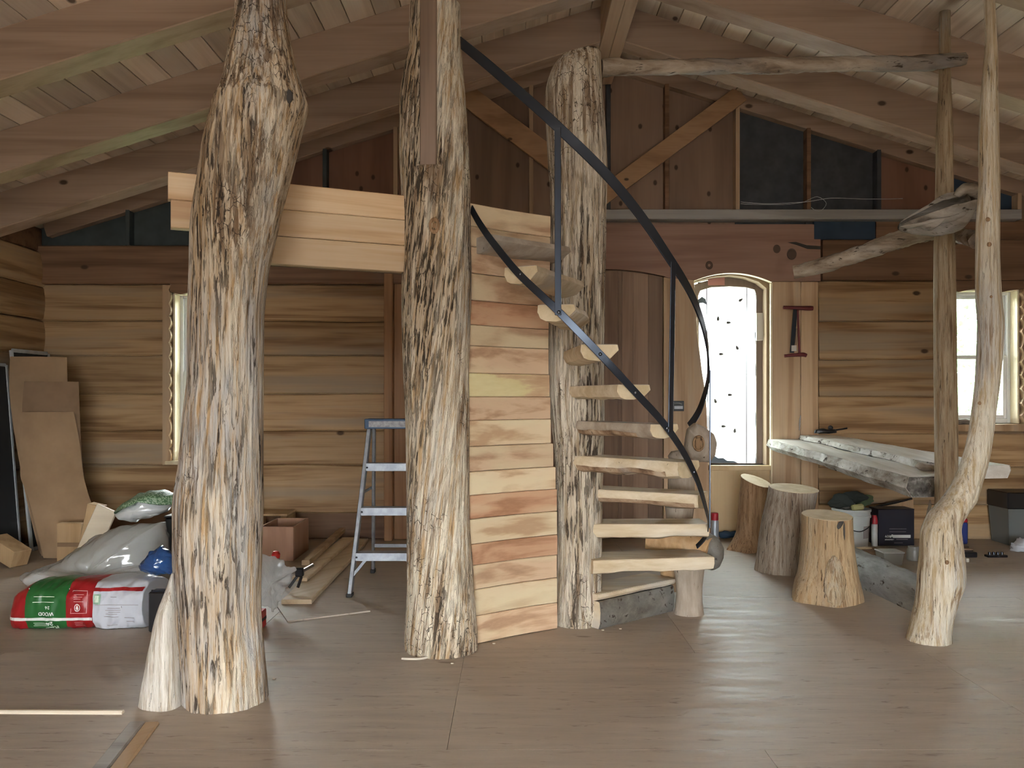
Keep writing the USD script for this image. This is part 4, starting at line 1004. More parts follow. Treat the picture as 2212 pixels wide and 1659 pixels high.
# ------------------------------------------------------------------ iron railing
rl = thing('stair_railing', 'black flat-bar iron railing that curls up the outside of the spiral stair', 'railing', (AX[0], AX[1] - .8, 0))
def flat_bar(pts, w, t, n=90):
    pts = np.array(pts, float)
    s = np.r_[0, np.cumsum(np.linalg.norm(np.diff(pts, axis=0), axis=1))]
    P = PchipInterpolator(s, pts)(np.linspace(0, s[-1], n))
    for _ in range(4): P[1:-1] = (P[:-2] + 2 * P[1:-1] + P[2:]) / 4
    Tn = np.gradient(P, axis=0); Tn /= np.linalg.norm(Tn, axis=1, keepdims=True)
    rings = []
    for k in range(n):
        R = np.array([P[k, 0] - AX[0], P[k, 1] - AX[1], 0]); R /= np.linalg.norm(R)
        R = R - Tn[k] * (R @ Tn[k]); R /= np.linalg.norm(R)
        B = np.cross(Tn[k], R)
        hw, ht, c = w / 2, t / 2, t * .25
        prof = [(-hw, -ht + c), (-hw + c, -ht), (hw - c, -ht), (hw, -ht + c), (hw, ht - c), (hw - c, ht), (-hw + c, ht), (-hw, ht - c)]
        rings.append([P[k] + B * a + R * b for a, b in prof])
    return loft(rings)
low = [(1018, 450, 4.55), (1110, 580, 4.255), (1206, 672, 4.185), (1296, 765, 4.165), (1373, 848, 4.2), (1440, 922, 4.26), (1500, 1022, 4.42), (1524, 1095, 4.62), (1530, 1135, 4.86), (1527, 1157, 4.96), (1505, 1181, 5.0)]
hi = [(990, 88, 4.5), (1100, 180, 4.27), (1205, 274, 4.175), (1300, 366, 4.155), (1385, 467, 4.2), (1452, 567, 4.26), (1500, 650, 4.45), (1523, 720, 4.65), (1531, 790, 4.88), (1526, 840, 5.06), (1512, 885, 5.2), (1489, 920, 5.3)]
obj('lower_rail', flat_bar([at(*p) for p in low], .038, .008), 'black_iron', rl, smooth=30)
obj('handrail', flat_bar([at(*p) for p in hi], .052, .010), 'black_iron', rl, smooth=30)
def baluster(a, b):
    p, q = at(*a), at(*b)
    m = np.array([(p + q)[0] / 2 - AX[0], (p + q)[1] / 2 - AX[1], 0]); m /= np.linalg.norm(m)
    obj('baluster', bar(p + m * .008, q + m * .008, .032, .007, up=m, b=.0015), 'black_iron', rl)
baluster((1206, 681, 4.185), (1205, 276, 4.175)); baluster((1446, 934, 4.27), (1452, 566, 4.27)); baluster((1530, 1140, 4.87), (1531, 800, 4.88))
for px, py, Y in ((1207, 674, 4.165), (1297, 765, 4.155), (1373, 848, 4.19), (1124, 592, 4.24), (1441, 925, 4.25), (1500, 1020, 4.405)):
    obj('bolt', trimesh.creation.icosphere(2, .009).apply_scale([1, .6, 1]).apply_translation(at(px, py, Y)), 'bolt_steel', rl)

# ------------------------------------------------------------------ timber overhead on the right
hl = thing('tie_log', 'thin weathered log laid level from the far stair post to the slim brown pole', 'log', at(1700, 140, 5.3))
obj('log', rough_tube([at(1298, 146, 5.06), at(1450, 145, 5.14), at(1650, 142, 5.28), at(1850, 138, 5.4), at(2000, 136, 5.5), at(2085, 128, 5.52)], [.05, .045, .048, .046, .05, .035], 20, 70, .35, 3), 'branch_wood', hl, smooth=50)
br = thing('branch_rail', 'curved bare branch with a blunt sawn end, held behind the slim brown pole', 'branch', at(1900, 530, 5.75))
bp = [at(1714, 588, 6.0), at(1760, 578, 5.95), at(1830, 557, 5.88), at(1900, 533, 5.82), at(1950, 515, 5.82), at(2020, 498, 5.81), at(2070, 508, 5.66), at(2112, 520, 5.0)]
obj('branch', rough_tube(bp, [.045, .052, .055, .058, .062, .062, .05, .05], 22, 80, .28, 5), 'branch_wood', br, smooth=50)
dw = thing('driftwood_seat', 'hollow grey driftwood log with a curled lip, wedged between the two slim poles', 'driftwood', at(2040, 455, 5.25))
shell = []
axis0, axis1 = at(1942, 488, 5.28), at(2098, 448, 5.2)
for t in np.linspace(0, 1, 44):
    c = axis0 * (1 - t) + axis1 * t
    r = .02 + .115 * min(1, t * 1.7) ** .8 * (1 if t < .9 else math.sqrt(max(.05, 1 - ((t - .9) / .1) ** 2 * .95)))
    ring = []
    a0, a1 = 1.55, 2 * math.pi + .25      # the open side of the hollow looks out and up
    for q in np.linspace(a0, a1, 26):
        f = 1 + .3 * (fbm(np.array([[math.cos(q) * 1.5, math.sin(q) * 1.5, t * 4]]), 3, 6)[0] - .5)
        ring.append(c + np.array([.25 * math.sin(q), -math.cos(q) * .9, math.sin(q)]) * r * f)
    for q in np.linspace(a1, a0, 26):
        f = .72 + .2 * (fbm(np.array([[math.cos(q) * 2, math.sin(q) * 2, t * 4 + 7]]), 3, 8)[0] - .5)
        ring.append(c + np.array([.25 * math.sin(q), -math.cos(q) * .9, math.sin(q)]) * r * f)
    shell.append(ring)
obj('shell', loft(shell), 'driftwood', dw, smooth=50)
lipc = [at(2066, 424, 5.1), at(2076, 412, 5.09), at(2090, 407, 5.1), at(2104, 411, 5.13), at(2114, 424, 5.17), at(2118, 442, 5.2)]
obj('curled_lip', rough_tube(lipc, [.02, .028, .034, .04, .045, .05], 14, 30, .15, 9), 'driftwood', dw, smooth=50)
obj('underside', inflate([(1942, 490), (1975, 482), (2020, 474), (2070, 462), (2116, 442), (2119, 448), (2090, 468), (2060, 480), (2030, 484), (2010, 499), (1990, 491), (1962, 495)], 5.14, .05, amp=.008, freq=10, seed=9), 'driftwood', dw, smooth=50)

wire = thing('loose_wire', 'thin pale wire strung along the gable studs above the grey plate', 'wire', at(1750, 435, 7.85))
obj('strand', tube([at(1600, 436, 7.84), at(1660, 440, 7.84), at(1740, 436, 7.84), at(1800, 428, 7.84), at(1880, 430, 7.84), at(1950, 429, 7.84)], .003, 6, 40), 'wire_white', wire)
obj('strand', tube([at(1600, 440, 7.84), at(1680, 442, 7.84), at(1730, 438, 7.84), at(1765, 425, 7.84), at(1785, 440, 7.84), at(1770, 456, 7.84), at(1752, 448, 7.84)], .0025, 6, 40), 'wire_white', wire)

# ------------------------------------------------------------------ live-edge slabs
def slab(name, label, far, near, wf, wn, th, seed, endmat, loc):
    s = thing(name, label, 'slab', loc)
    far, near = np.array(far), np.array(near)
    d = near - far; L = np.linalg.norm(d); dh = d.copy(); dh[2] = 0; dh /= np.linalg.norm(dh)
    S = np.array([-dh[1], dh[0], 0]); S = S if S[0] > 0 else -S
    top, n = [], 60
    rings = []
    for t in np.linspace(0, 1, n):
        c = far + d * t; w = wf + (wn - wf) * t
        q = lambda i, a: a * 2 * (fbm(np.array([[t * 6, seed * 2.2, i * 3.7]]), 4, seed)[0] - .5)
        tk = th * (.75 + .35 * t) * (1 + q(1, .25))
        a, b = -w / 2 + q(2, .07), w / 2 + q(3, .07)
        prof = [(a + .01, 0), (b - .01, 0), (b, -tk * .4), (b - .03, -tk), (a + .04, -tk), (a - .01, -tk * .55)]
        rings.append([c + S * u + EZ * h for u, h in prof])
    rings = np.array(rings)
    obj('slab_body', loft(rings), 'slab_bark', s, smooth=30)
    tq = np.stack([rings[:, 0] + S * .012 + EZ * .002, rings[:, 1] - S * .012 + EZ * .002, rings[:, 1] - S * .012 - EZ * .006, rings[:, 0] + S * .012 - EZ * .006], 1)
    obj('sawn_face', loft(tq), 'slab_wood', s, label='pale sawn top of the slab')
    e = rings[-1]; c = e.mean(0); dd = d / L
    obj('end_face', loft([c + (e - c) * .96, c + (e - c) * .96 + dd * .004]), endmat, s)
    return s


S1f, S1n = at(1696, 949, 7.92), at(2010, 1029, 5.78)
S2f, S2n = at(1765, 940, 7.92), at(2112, 1006, 5.95)
slab('live_edge_slab', 'front live-edge slab of the two-slab counter, with a dark bark end at the pole', S1f, S1n, .36, .36, .13, 3, 'slab_end', S1n)
slab('live_edge_slab', 'rear live-edge slab of the two-slab counter, under the window and lighter at its end', S2f, S2n, .36, .50, .085, 5, 'slab_wood', S2n)
flg = thing('floor_slab', 'grey half-round slab log lying on the floor behind the stumps', 'log', (2.6, 5.7, 0))
rings = []
for t in np.linspace(0, 1, 50):
    c = np.array([2.63, 5.12, 0]) * (1 - t) + np.array([2.64, 6.5, 0]) * t
    q = lambda i, a: a * 2 * (fbm(np.array([[t * 5, 3.1, i * 3.7]]), 4, 3)[0] - .5)
    r = .095 + .055 * min(1, t * 2)
    prof = [(math.cos(a), math.sin(a)) for a in np.linspace(0, math.pi, 14)]
    rings.append([c + EX * r * (1 + q(1, .12)) * x + EZ * max(0, .19 * y * (1 + q(i % 5, .15))) for i, (x, y) in enumerate(prof)])
obj('slab_body', loft(rings), 'floor_log', flg, smooth=50)

# ------------------------------------------------------------------ stumps
stump_rings = []
def stump(label, mat, rows, tops, Y, seed, flare=.0, tilt=.1):
    R = np.array(sorted(rows, key=lambda r: -r[0]), float)
    s = thing('stump', label, 'stump', (at((R[0, 1] + R[0, 2]) / 2, R[0, 0], Y)[0], Y, 0))
    zz = np.maximum(H - (R[:, 0] - HY) / F * Y, 0); zz[0] = 0
    C = PchipInterpolator(zz, ((R[:, 1] + R[:, 2]) / 2 - CX) / F * Y); Q = PchipInterpolator(zz, (R[:, 2] - R[:, 1]) / 2 / F * Y)
    m, n = 90, 60
    th = np.arange(m) * 2 * np.pi / m
    rings = []
    for z in np.linspace(0, zz[-1], n):
        f = 1 + .07 * (fbm(np.stack([np.cos(th) * 1.8, np.sin(th) * 1.8, 0 * th + z * 1.2 + seed], 1), 3, seed) - .5) * 2 * (1 - .7 * abs(np.cos(th)) ** 4) + .03 * (fbm(np.stack([np.cos(th) * 9, np.sin(th) * 9, 0 * th + z * 4], 1), 2, seed) - .5)
        low = max(0, 1 - z / .15) * flare
        f = f * (1 + low * (.5 + .5 * np.cos(th * 5 + seed)) ** 2)
        rings.append(np.stack([C(z) + Q(z) * f * np.cos(th), Y + Q(z) * f * np.sin(th), 0 * th + z], 1))
    rings = np.array(rings)
    (xl, zl), (xr, zr) = tops   # sawn top plane between photo points
    A, B = at(xl, zl, Y), at(xr, zr, Y)
    for k in range(n):
        lim = A[2] + (B[2] - A[2]) * (rings[k, :, 0] - A[0]) / (B[0] - A[0]) + tilt * (rings[k, :, 1] - Y)
        rings[k, :, 2] = np.minimum(rings[k, :, 2], lim - .0004 * (n - 1 - k))
    obj('trunk', loft(rings), mat, s, smooth=40)
    s.SetCustomDataByKey('category', 'stump'); stump_rings.append(rings)
    e = rings[-1] * 1.0; c = e.mean(0)
    ob = obj('sawn_top', loft([c + (e - c) * .985 - EZ * .002, c + (e - c) * .985 + EZ * .003]), 'end_grain', s, label='pale sawn top of the stump')
    return s


stump('farthest orange-brown stump with a steeply slanted pale top', 'stump_brown', [(1185, 1578, 1655), (1175, 1582, 1654), (1143, 1592, 1655), (1080, 1597, 1660), (1035, 1601, 1665), (1022, 1601, 1666)], ((1601, 1030), (1666, 1047)), 7.42, 3, .25, .28)
stump('middle grey-brown stump leaning to the right', 'stump_grey', [(1232, 1634, 1735), (1200, 1637, 1738), (1130, 1646, 1751), (1080, 1657, 1760), (1048, 1663, 1766)], ((1663, 1053), (1766, 1057)), 6.52, 5, .05)
sc = stump('nearest orange stump with a flared foot and a dark scar near its top', 'stump_orange', [(1288, 1714, 1854), (1260, 1719, 1853), (1236, 1726, 1850), (1176, 1733, 1842), (1123, 1734, 1839), (1108, 1734, 1839)], ((1734, 1112), (1839, 1114)), 5.6, 8, .12)
def patch_on(rings, th, z, dth, dz, lift, name, mat, parent, label=None, skew=0.0, seed=1):
    """a scab of bark or bare wood lying on a log: centre angle and height, half sizes"""
    n, m = rings.shape[:2]
    zs = rings[:, :, 2].mean(1)
    out = []
    for v in np.linspace(-1, 1, 22):
        row = []
        for u in np.linspace(-1, 1, 18):
            a = (th + skew * v + u * dth) % (2 * np.pi) / (2 * np.pi) * m; k = np.clip(np.interp(z + v * dz, zs, np.arange(n)), 0, n - 1.001)
            i0, j0 = int(k), int(a)
            f, g = k - i0, a - j0
            P = (rings[i0, j0 % m] * (1 - g) + rings[i0, (j0 + 1) % m] * g) * (1 - f) + (rings[i0 + 1, j0 % m] * (1 - g) + rings[i0 + 1, (j0 + 1) % m] * g) * f
            o = P - rings[i0].mean(0); o[2] = 0; o /= np.linalg.norm(o)
            e = 1 - u * u - v * v + .5 * (fbm(np.array([[u * 3, v * 3, seed]]), 3, seed)[0] - .5)
            row.append(P + o * (lift * math.sqrt(max(0, e)) - (.012 if e < .02 else .001)))
        out.append(row)
    out = np.array(out)
    back = out - 0; cc = rings[:, :, :2].reshape(-1, 2).mean(0)
    bk = back.copy(); d = bk[..., :2] - cc; bk[..., :2] = cc + d * .93
    ring = np.concatenate([out, bk[:, ::-1]], 1)
    obj(name, loft(ring), mat, parent, smooth=40, label=label)


R3 = stump_rings[-1]
patch_on(R3, 1.5 * np.pi - .12, .165, .36, .16, .024, 'root_patch', 'stump_root', sc, 'grey-brown root swelling at the foot of the stump', .0, 3)
patch_on(R3, 1.5 * np.pi + .16, .53, .12, .035, .006, 'scar', 'bark_dark', sc, 'dark bark scar near the top of the stump', .1, 7)
patch_on(R3, 1.5 * np.pi + .32, .48, .045, .06, .006, 'scar', 'bark_dark', sc, None, .0, 9)

# ------------------------------------------------------------------ stepladder
ld = thing('stepladder', 'aluminium stepladder with a blue top, half hidden by the middle post', 'ladder', (-.86, 5.7, 0))
cx = -.86
def rail(p, q, w=.028, t=.065): return bar(p, q, w, t, up=EY, b=.004)
for s in (-1, 1):
    f0, f1 = np.array([cx + s * .235, 5.63, .02]), np.array([cx + s * .165, 6.03, 1.18])
    b0, b1 = np.array([cx + s * .215, 6.45, .02]), np.array([cx + s * .15, 6.10, 1.15])
    obj('front_leg', rail(f0, f1), 'aluminium', ld)
    obj('rear_leg', rail(b0, b1, .022, .045), 'aluminium', ld)
    obj('foot', cbox(f0[0] - .02, f0[0] + .02, 5.595, 5.665, .0105 if s < 0 else 0, .035, .004), 'rubber', ld)
    obj('foot', cbox(b0[0] - .017, b0[0] + .017, 6.42, 6.48, 0, .03, .004), 'rubber', ld)
    obj('brace', bar((cx + s * .225, 5.66, .14), (cx + s * .12, 5.70, .27), .004, .02, up=EX), 'aluminium', ld)
    obj('spreader', bar((cx + s * .2, 5.86, .68), (cx + s * .19, 6.25, .68), .005, .02), 'aluminium', ld)
for z in (.29, .585, .885):
    t = (z - .02) / 1.16; hw = .235 - .07 * t - .012; yy = 5.63 + .4 * t
    o = obj('step', cat(cbox(cx - hw, cx + hw, yy - .045, yy + .045, z - .004, z + .004, .001), cbox(cx - hw, cx + hw, yy - .047, yy - .042, z - .05, z + .004, .001), cbox(cx - hw, cx + hw, yy + .042, yy + .047, z - .03, z + .004, .001)), 'aluminium', ld)
    for s in (-1, 1): obj('rivet', trimesh.creation.icosphere(1, .007).apply_translation((cx + s * (hw - .008), yy - .049, z - .025)), 'bolt_steel', o)
for z in (.22, .82):
    t = (z - .02) / 1.13; yy = 6.45 - .35 * t; hw = .215 - .065 * t
    obj('rear_bar', cbox(cx - hw, cx + hw, yy - .008, yy + .008, z - .014, z + .014, .002), 'aluminium', ld)
o = obj('top_cap', cat(cbox(cx - .19, cx + .19, 5.97, 6.16, 1.175, 1.20, .006), cbox(cx - .195, cx + .195, 5.962, 5.975, 1.13, 1.20, .004), cbox(cx - .195, cx + .195, 6.155, 6.168, 1.13, 1.20, .004), cbox(cx - .197, cx - .18, 5.965, 6.165, 1.13, 1.2, .004), cbox(cx + .18, cx + .197, 5.965, 6.165, 1.13, 1.2, .004)), 'ladder_blue', ld, label='blue plastic top of the ladder')
obj('label_strip', cbox(cx - .165, cx + .165, 5.958, 5.9615, 1.142, 1.185, .0005), 'ladder_label', o)

# ------------------------------------------------------------------ insulation bag and plastic on the left
ib = thing('insulation_bag', 'red, green and white plastic insulation bag lying on its side in front of the heap', 'bag', at(190, 1345, 5.0) * (1, 1, 0))
bagx = [40, 48, 95, 180, 235, 332]
def bag_half(px):      # the bag's half height in the photo, and mid row
    k = np.interp(px, [37, 43, 49, 60, 95, 180, 235, 300, 335, 340], [2, 16, 28, 40, 53, 56, 56, 54, 52, 46])
    return k, np.interp(px, [38, 60, 95, 180, 235, 332], [1318, 1312, 1303, 1301, 1300, 1298])
Yb = 5.03
def bag_ring(px):
    k, mid = bag_half(px)
    c = at(px, mid, Yb); r = k * Yb / F
    q = np.linspace(0, 2 * np.pi, 72, endpoint=False)
    e = .75
    yy = Yb - .19 * min(1, r / .12) * np.sign(np.cos(q)) * abs(np.cos(q)) ** e
    zz = c[2] + r * np.sign(np.sin(q)) * abs(np.sin(q)) ** e
    ring = np.stack([0 * q + c[0], yy, zz], 1)
    d = .03 * (fbm(ring * (8, 8, 8), 4, 3) - .5) - .05 * abs(fbm(ring * (11, 5, 8), 3, 8) - .5) + .008
    ring[:, 1] += d * np.sign(ring[:, 1] - Yb); ring[:, 2] += d * np.sign(ring[:, 2] - c[2])
    ring[:, 2] = np.maximum(ring[:, 2], .004)
    return ring
for (a, b, mt, lb) in ((37, 49, 'bag_white', 'white gathered end of the bag'), (49, 95, 'bag_red', 'red end band of the bag'), (95, 180, 'bag_green', 'green band of the bag'), (180, 234, 'bag_red', 'red band of the bag'), (234, 340, 'bag_white', 'white printed panel of the bag')):
    obj('bag_panel', loft([bag_ring(p) for p in np.linspace(a, b, max(4, int((b - a) / 3)))], cap=True), mt, ib, smooth=40, label=lb)
def on_bag(mesh2d, mat, name, label=None, lift=.004):
    """flat print, given in photo positions, laid on the bag's front"""
    v = np.array(mesh2d.vertices); out = []
    for x, y, z in v:
        ring = bag_ring(x); k, mid = bag_half(x)
        fr = ring[ring[:, 1] < Yb]
        zt = at(x, y, Yb)[2]
        o = np.argsort(fr[:, 2]); yy = np.interp(zt, fr[o, 2], fr[o, 1])
        p = at(x, y, Yb)
        out.append((p[0], yy - lift - z, p[2]))
    m = trimesh.Trimesh(np.array(out), mesh2d.faces, process=False)
    if m.volume < 0: m.invert()
    return obj(name, m, mat, ib, label=label)
def rect2d(x0, x1, y0, y1, sub=6, t=.0015):
    g = []
    xs = np.linspace(x0, x1, sub + 1)
    return cat(*[cbox(a, b, y0, y1, 0, t, .0001) for a, b in zip(xs[:-1], xs[1:])])
def text2d(s, cx_, cy_, h, bold=True, deg=180):
    t = text_mesh(s, 1.0, .0012 / h * h, bold)
    v = t.vertices; v[:, 2] *= 1.0
    b = t.bounds; v = v - [(b[0][0] + b[1][0]) / 2, (b[0][1] + b[1][1]) / 2, 0]
    x, y_ = v[:, 0] * h, -v[:, 1] * h
    a = math.radians(deg); c, s_ = math.cos(a), math.sin(a)
    return trimesh.Trimesh(np.stack([cx_ + c * x - s_ * y_, cy_ + s_ * x + c * y_, v[:, 2]], 1), t.faces, process=False)
on_bag(rect2d(49, 234, 1316, 1322, 30), 'print_white', 'stripe')
on_bag(rect2d(94.2, 96, 1258, 1352, 1), 'print_white', 'stripe'); on_bag(rect2d(179, 180.6, 1258, 1353, 1), 'print_white', 'stripe')
on_bag(text2d('WOOD', 139, 1308, 7), 'print_white', 'lettering')
on_bag(text2d('24', 142, 1295, 6), 'print_white', 'lettering')
on_bag(text2d('24', 146, 1329, 8, deg=172), 'print_white', 'lettering', lift=.006)
on_bag(text2d('R22', 150, 1341, 11, deg=168), 'print_leafwhite', 'lettering', lift=.008)
for y0 in (1272, 1283): on_bag(rect2d(112, 156, y0, y0 + 1.2, 8), 'print_leafwhite', 'print_line')
for k, (x0, x1) in enumerate(((112, 152), (114, 148), (112, 140))): on_bag(rect2d(x0, x1, 1327 + k * 3, 1328 + k * 3, 6), 'print_leafwhite', 'print_line')
for x0, x1, y0, y1 in ((190, 191.2, 1262, 1306), (221.5, 222.7, 1262, 1306), (190, 222.7, 1261, 1262.3), (190, 222.7, 1306, 1307.3)): on_bag(rect2d(x0, x1, y0, y1, 4), 'print_pink', 'print_outline')
ell = np.linspace(0, 2 * np.pi, 24, endpoint=False)
on_bag(trimesh.creation.extrude_polygon(Polygon(np.stack([204 + 6 * np.cos(ell), 1295 + 8 * np.sin(ell)], 1)).difference(Polygon(np.stack([204 + 4.6 * np.cos(ell), 1295 + 6.4 * np.sin(ell)], 1))), .0015, engine='earcut'), 'print_white', 'emblem')
on_bag(trimesh.creation.extrude_polygon(Polygon([(204, 1289), (207, 1297), (204, 1301), (201, 1296)]), .0015, engine='earcut'), 'print_white', 'emblem')
for k, y0 in enumerate((1268, 1273, 1277, 1282, 1326, 1330, 1334)): on_bag(rect2d(196, 216 - (k % 3) * 3, y0, y0 + 1.1, 5), 'print_pink', 'print_line')
on_bag(rect2d(234, 336, 1256, 1262, 30), 'bag_red', 'stripe', lift=.008); on_bag(rect2d(234, 330, 1347, 1352, 24), 'bag_red', 'stripe')
on_bag(rect2d(236, 251, 1268, 1288, 4), 'print_greybox', 'print_square'); on_bag(rect2d(239, 248, 1271, 1284, 3, .0025), 'print_leafwhite', 'print_square')
for x0, x1, y0 in ((272, 284, 1273), (266, 292, 1296), (262, 293, 1300), (268, 292, 1304), (262, 286, 1308), (258, 288, 1314), (264, 284, 1332), (300, 322, 1316), (304, 322, 1324)): on_bag(rect2d(x0, x1, y0, y0 + 1.1, 5), 'print_grey', 'print_line')
on_bag(rect2d(294, 295, 1292, 1345, 1), 'print_grey', 'print_line'); on_bag(rect2d(240, 330, 1289, 1290, 12), 'print_grey', 'print_line')


gb = thing('plastic_bundle', 'crumpled grey plastic-wrapped bundle of insulation behind the red and green bag', 'bundle', at(230, 1290, 5.55) * (1, 1, 0))
obj('wrap', inflate([(50, 1246), (60, 1238), (90, 1226), (122, 1212), (165, 1186), (204, 1163), (232, 1150), (262, 1136), (300, 1135), (334, 1130), (358, 1122), (362, 1160), (362, 1220), (366, 1290), (300, 1300), (240, 1300), (205, 1258), (150, 1258), (80, 1262)], 5.56, .29, m=140, lev=14, amp=.03, freq=6, seed=4, power=2.0, floor=.004, crumple=.018), 'wrap_grey', gb, smooth=35)
obj('rolled_batt', inflate([(50, 1250), (70, 1236), (130, 1232), (210, 1231), (300, 1222), (362, 1216), (362, 1236), (300, 1246), (210, 1258), (130, 1262), (66, 1266), (48, 1258)], 5.34, .10, m=120, lev=8, amp=.012, freq=8, seed=6, crumple=.008), 'wrap_milky', gb, smooth=35, label='pale rolled batt along the front of the bundle')
gv = thing('mesh_bag', 'green mesh-edged clear bag on top of the heap', 'bag', at(310, 1130, 5.6))
obj('bag_body', inflate([(253, 1108), (270, 1094), (300, 1076), (330, 1064), (352, 1066), (366, 1082), (370, 1096), (352, 1108), (320, 1119), (290, 1126), (262, 1121)], 5.62, .16, m=110, lev=9, amp=.014, freq=7, seed=7, crumple=.012), 'wrap_milky', gv, smooth=35)
obj('mesh_edge', inflate([(252, 1108), (266, 1090), (300, 1068), (330, 1060), (350, 1058), (380, 1068), (384, 1090), (362, 1090), (345, 1068), (318, 1070), (290, 1084), (268, 1100)], 5.56, .15, m=110, lev=7, amp=.01, freq=9, seed=8, crumple=.008), 'mesh_green', gv, smooth=35, label='green mesh band of the bag')
bb = obj('blue_bag', inflate([(303, 1215), (318, 1200), (326, 1190), (346, 1178), (362, 1186), (378, 1200), (380, 1238), (350, 1240), (322, 1236), (306, 1232)], 5.05, .09, m=90, lev=8, amp=.016, freq=9, seed=9, crumple=.016), 'wrap_blue', label='crumpled blue plastic bag beside the leftmost trunk', cat='bag', smooth=35)
kc = thing('tool_case', 'black case standing upright between the red bag and the leftmost trunk', 'case', at(345, 1355, 4.85) * (1, 1, 0))
obj('case_body', cbox(at(328, 0, 4.85)[0], at(372, 0, 4.85)[0], 4.80, 4.90, 0, at(0, 1275, 4.85)[2], .008), 'black_plastic', kc)
obj('case_seam', cbox(at(327.5, 0, 4.85)[0], at(372.5, 0, 4.85)[0], 4.846, 4.854, 0.01, at(0, 1274, 4.85)[2], .001), 'rubber', kc)
kb2 = thing('storage_box', 'black box behind the plastic bundle, beside the leftmost trunk', 'box', at(372, 1250, 5.95))
obj('box_body', cbox(at(358, 0, 5.95)[0], at(412, 0, 5.95)[0], 5.93, 6.2, 0, at(0, 1118, 5.95)[2], .01), 'black_plastic', kb2)
obj('box_lid', cbox(at(357, 0, 5.95)[0], at(413, 0, 5.95)[0], 5.925, 6.205, at(0, 1118, 5.95)[2] + .001, at(0, 1118, 5.95)[2] + .015, .004), 'black_plastic', kb2)

# offcuts
def tilted_box(name, label, catg, c, size, rz=0, rx=0, ry=0, mat='offcut_wood', bev=.004):
    m = cbox(-size[0] / 2, size[0] / 2, -size[1] / 2, size[1] / 2, -size[2] / 2, size[2] / 2, bev)
    for a, ax in ((ry, [0, 1, 0]), (rx, [1, 0, 0]), (rz, [0, 0, 1])):
        m.apply_transform(trimesh.transformations.rotation_matrix(math.radians(a), ax))
    m.apply_translation(c)
    if m.bounds[0][2] < .003: m.apply_translation([0, 0, .002 - m.bounds[0][2]])
    return obj(name, m, mat, label=label, cat=catg)


tilted_box('wood_block', 'thick sawn block tipped on the floor at the left edge', 'wood block', at(18, 1195, 6.72), (.30, .16, .14), rz=-20, ry=22)
ob1 = thing('osb_offcut', 'squarish brown offcut of board standing in front of the cardboard sheets', 'offcut', at(152, 1205, 6.85) * (1, 1, 0))
obj('board', cbox(at(125, 0, 6.8)[0], at(178, 0, 6.8)[0], 6.78, 6.86, 0, at(0, 1130, 6.8)[2], .004), 'offcut_wood', ob1)
obj('stain_band', cbox(at(127, 0, 6.8)[0], at(177, 0, 6.8)[0], 6.776, 6.781, at(0, 1180, 6.8)[2], at(0, 1171, 6.8)[2], .001), 'cardboard_dark', ob1)
tilted_box('pine_offcut', 'pale pine board offcut leaning behind the plastic bundle', 'offcut', at(234, 1100, 6.4) - np.array([math.sin(math.radians(24)), 0, math.cos(math.radians(24))]) * .28, (.16, .03, .52), ry=24, mat='white_strip')
tilted_box('pine_offcut', 'small brown offcut between the square offcut and the pale leaning one', 'offcut', at(196, 1156, 6.55), (.11, .1, .5), ry=12, mat='offcut_wood')

# cardboard sheets curled against the wall
def curl(label, prof, wl, wr, Y0, Y1, depth, mat, seed, name='cardboard_sheet'):
    """prof: rows (photo row, left, right); the sheet bows towards the viewer"""
    n, m = 40, 24
    R = np.array(sorted(prof, key=lambda r: r[0]), float)
    rows = np.linspace(R[0, 0], R[-1, 0], n)
    xl, xr = PchipInterpolator(R[:, 0], R[:, 1])(rows), PchipInterpolator(R[:, 0], R[:, 2])(rows)
    rings = []
    for i, (py, a, b) in enumerate(zip(rows, xl, xr)):
        Y = Y0 if py < 1025 else Y0 + (Y1 - Y0) * (py - 1025) / (R[-1, 0] - 1025)
        A, B = at(a, py, Y), at(b, py, Y)
        ring = []
        for side in (0, 1):
            us = np.linspace(0, 1, m) if side == 0 else np.linspace(1, 0, m)
            for u in us:
                p = A + (B - A) * u
                p = p + EY * (depth * (1.9 * max(0, u - .3) ** 2 + .5 * max(0, .3 - u) ** 1.5) + (.006 if side else 0))
                ring.append(p)
        rings.append(ring)
    rings = np.array(rings)
    rings[..., 2] = np.maximum(rings[..., 2], .002)
    t = thing(name, label, 'cardboard', rings[-1].mean(0) * (1, 1, 0))
    obj('sheet', loft(rings), mat, t, smooth=50)
    return t


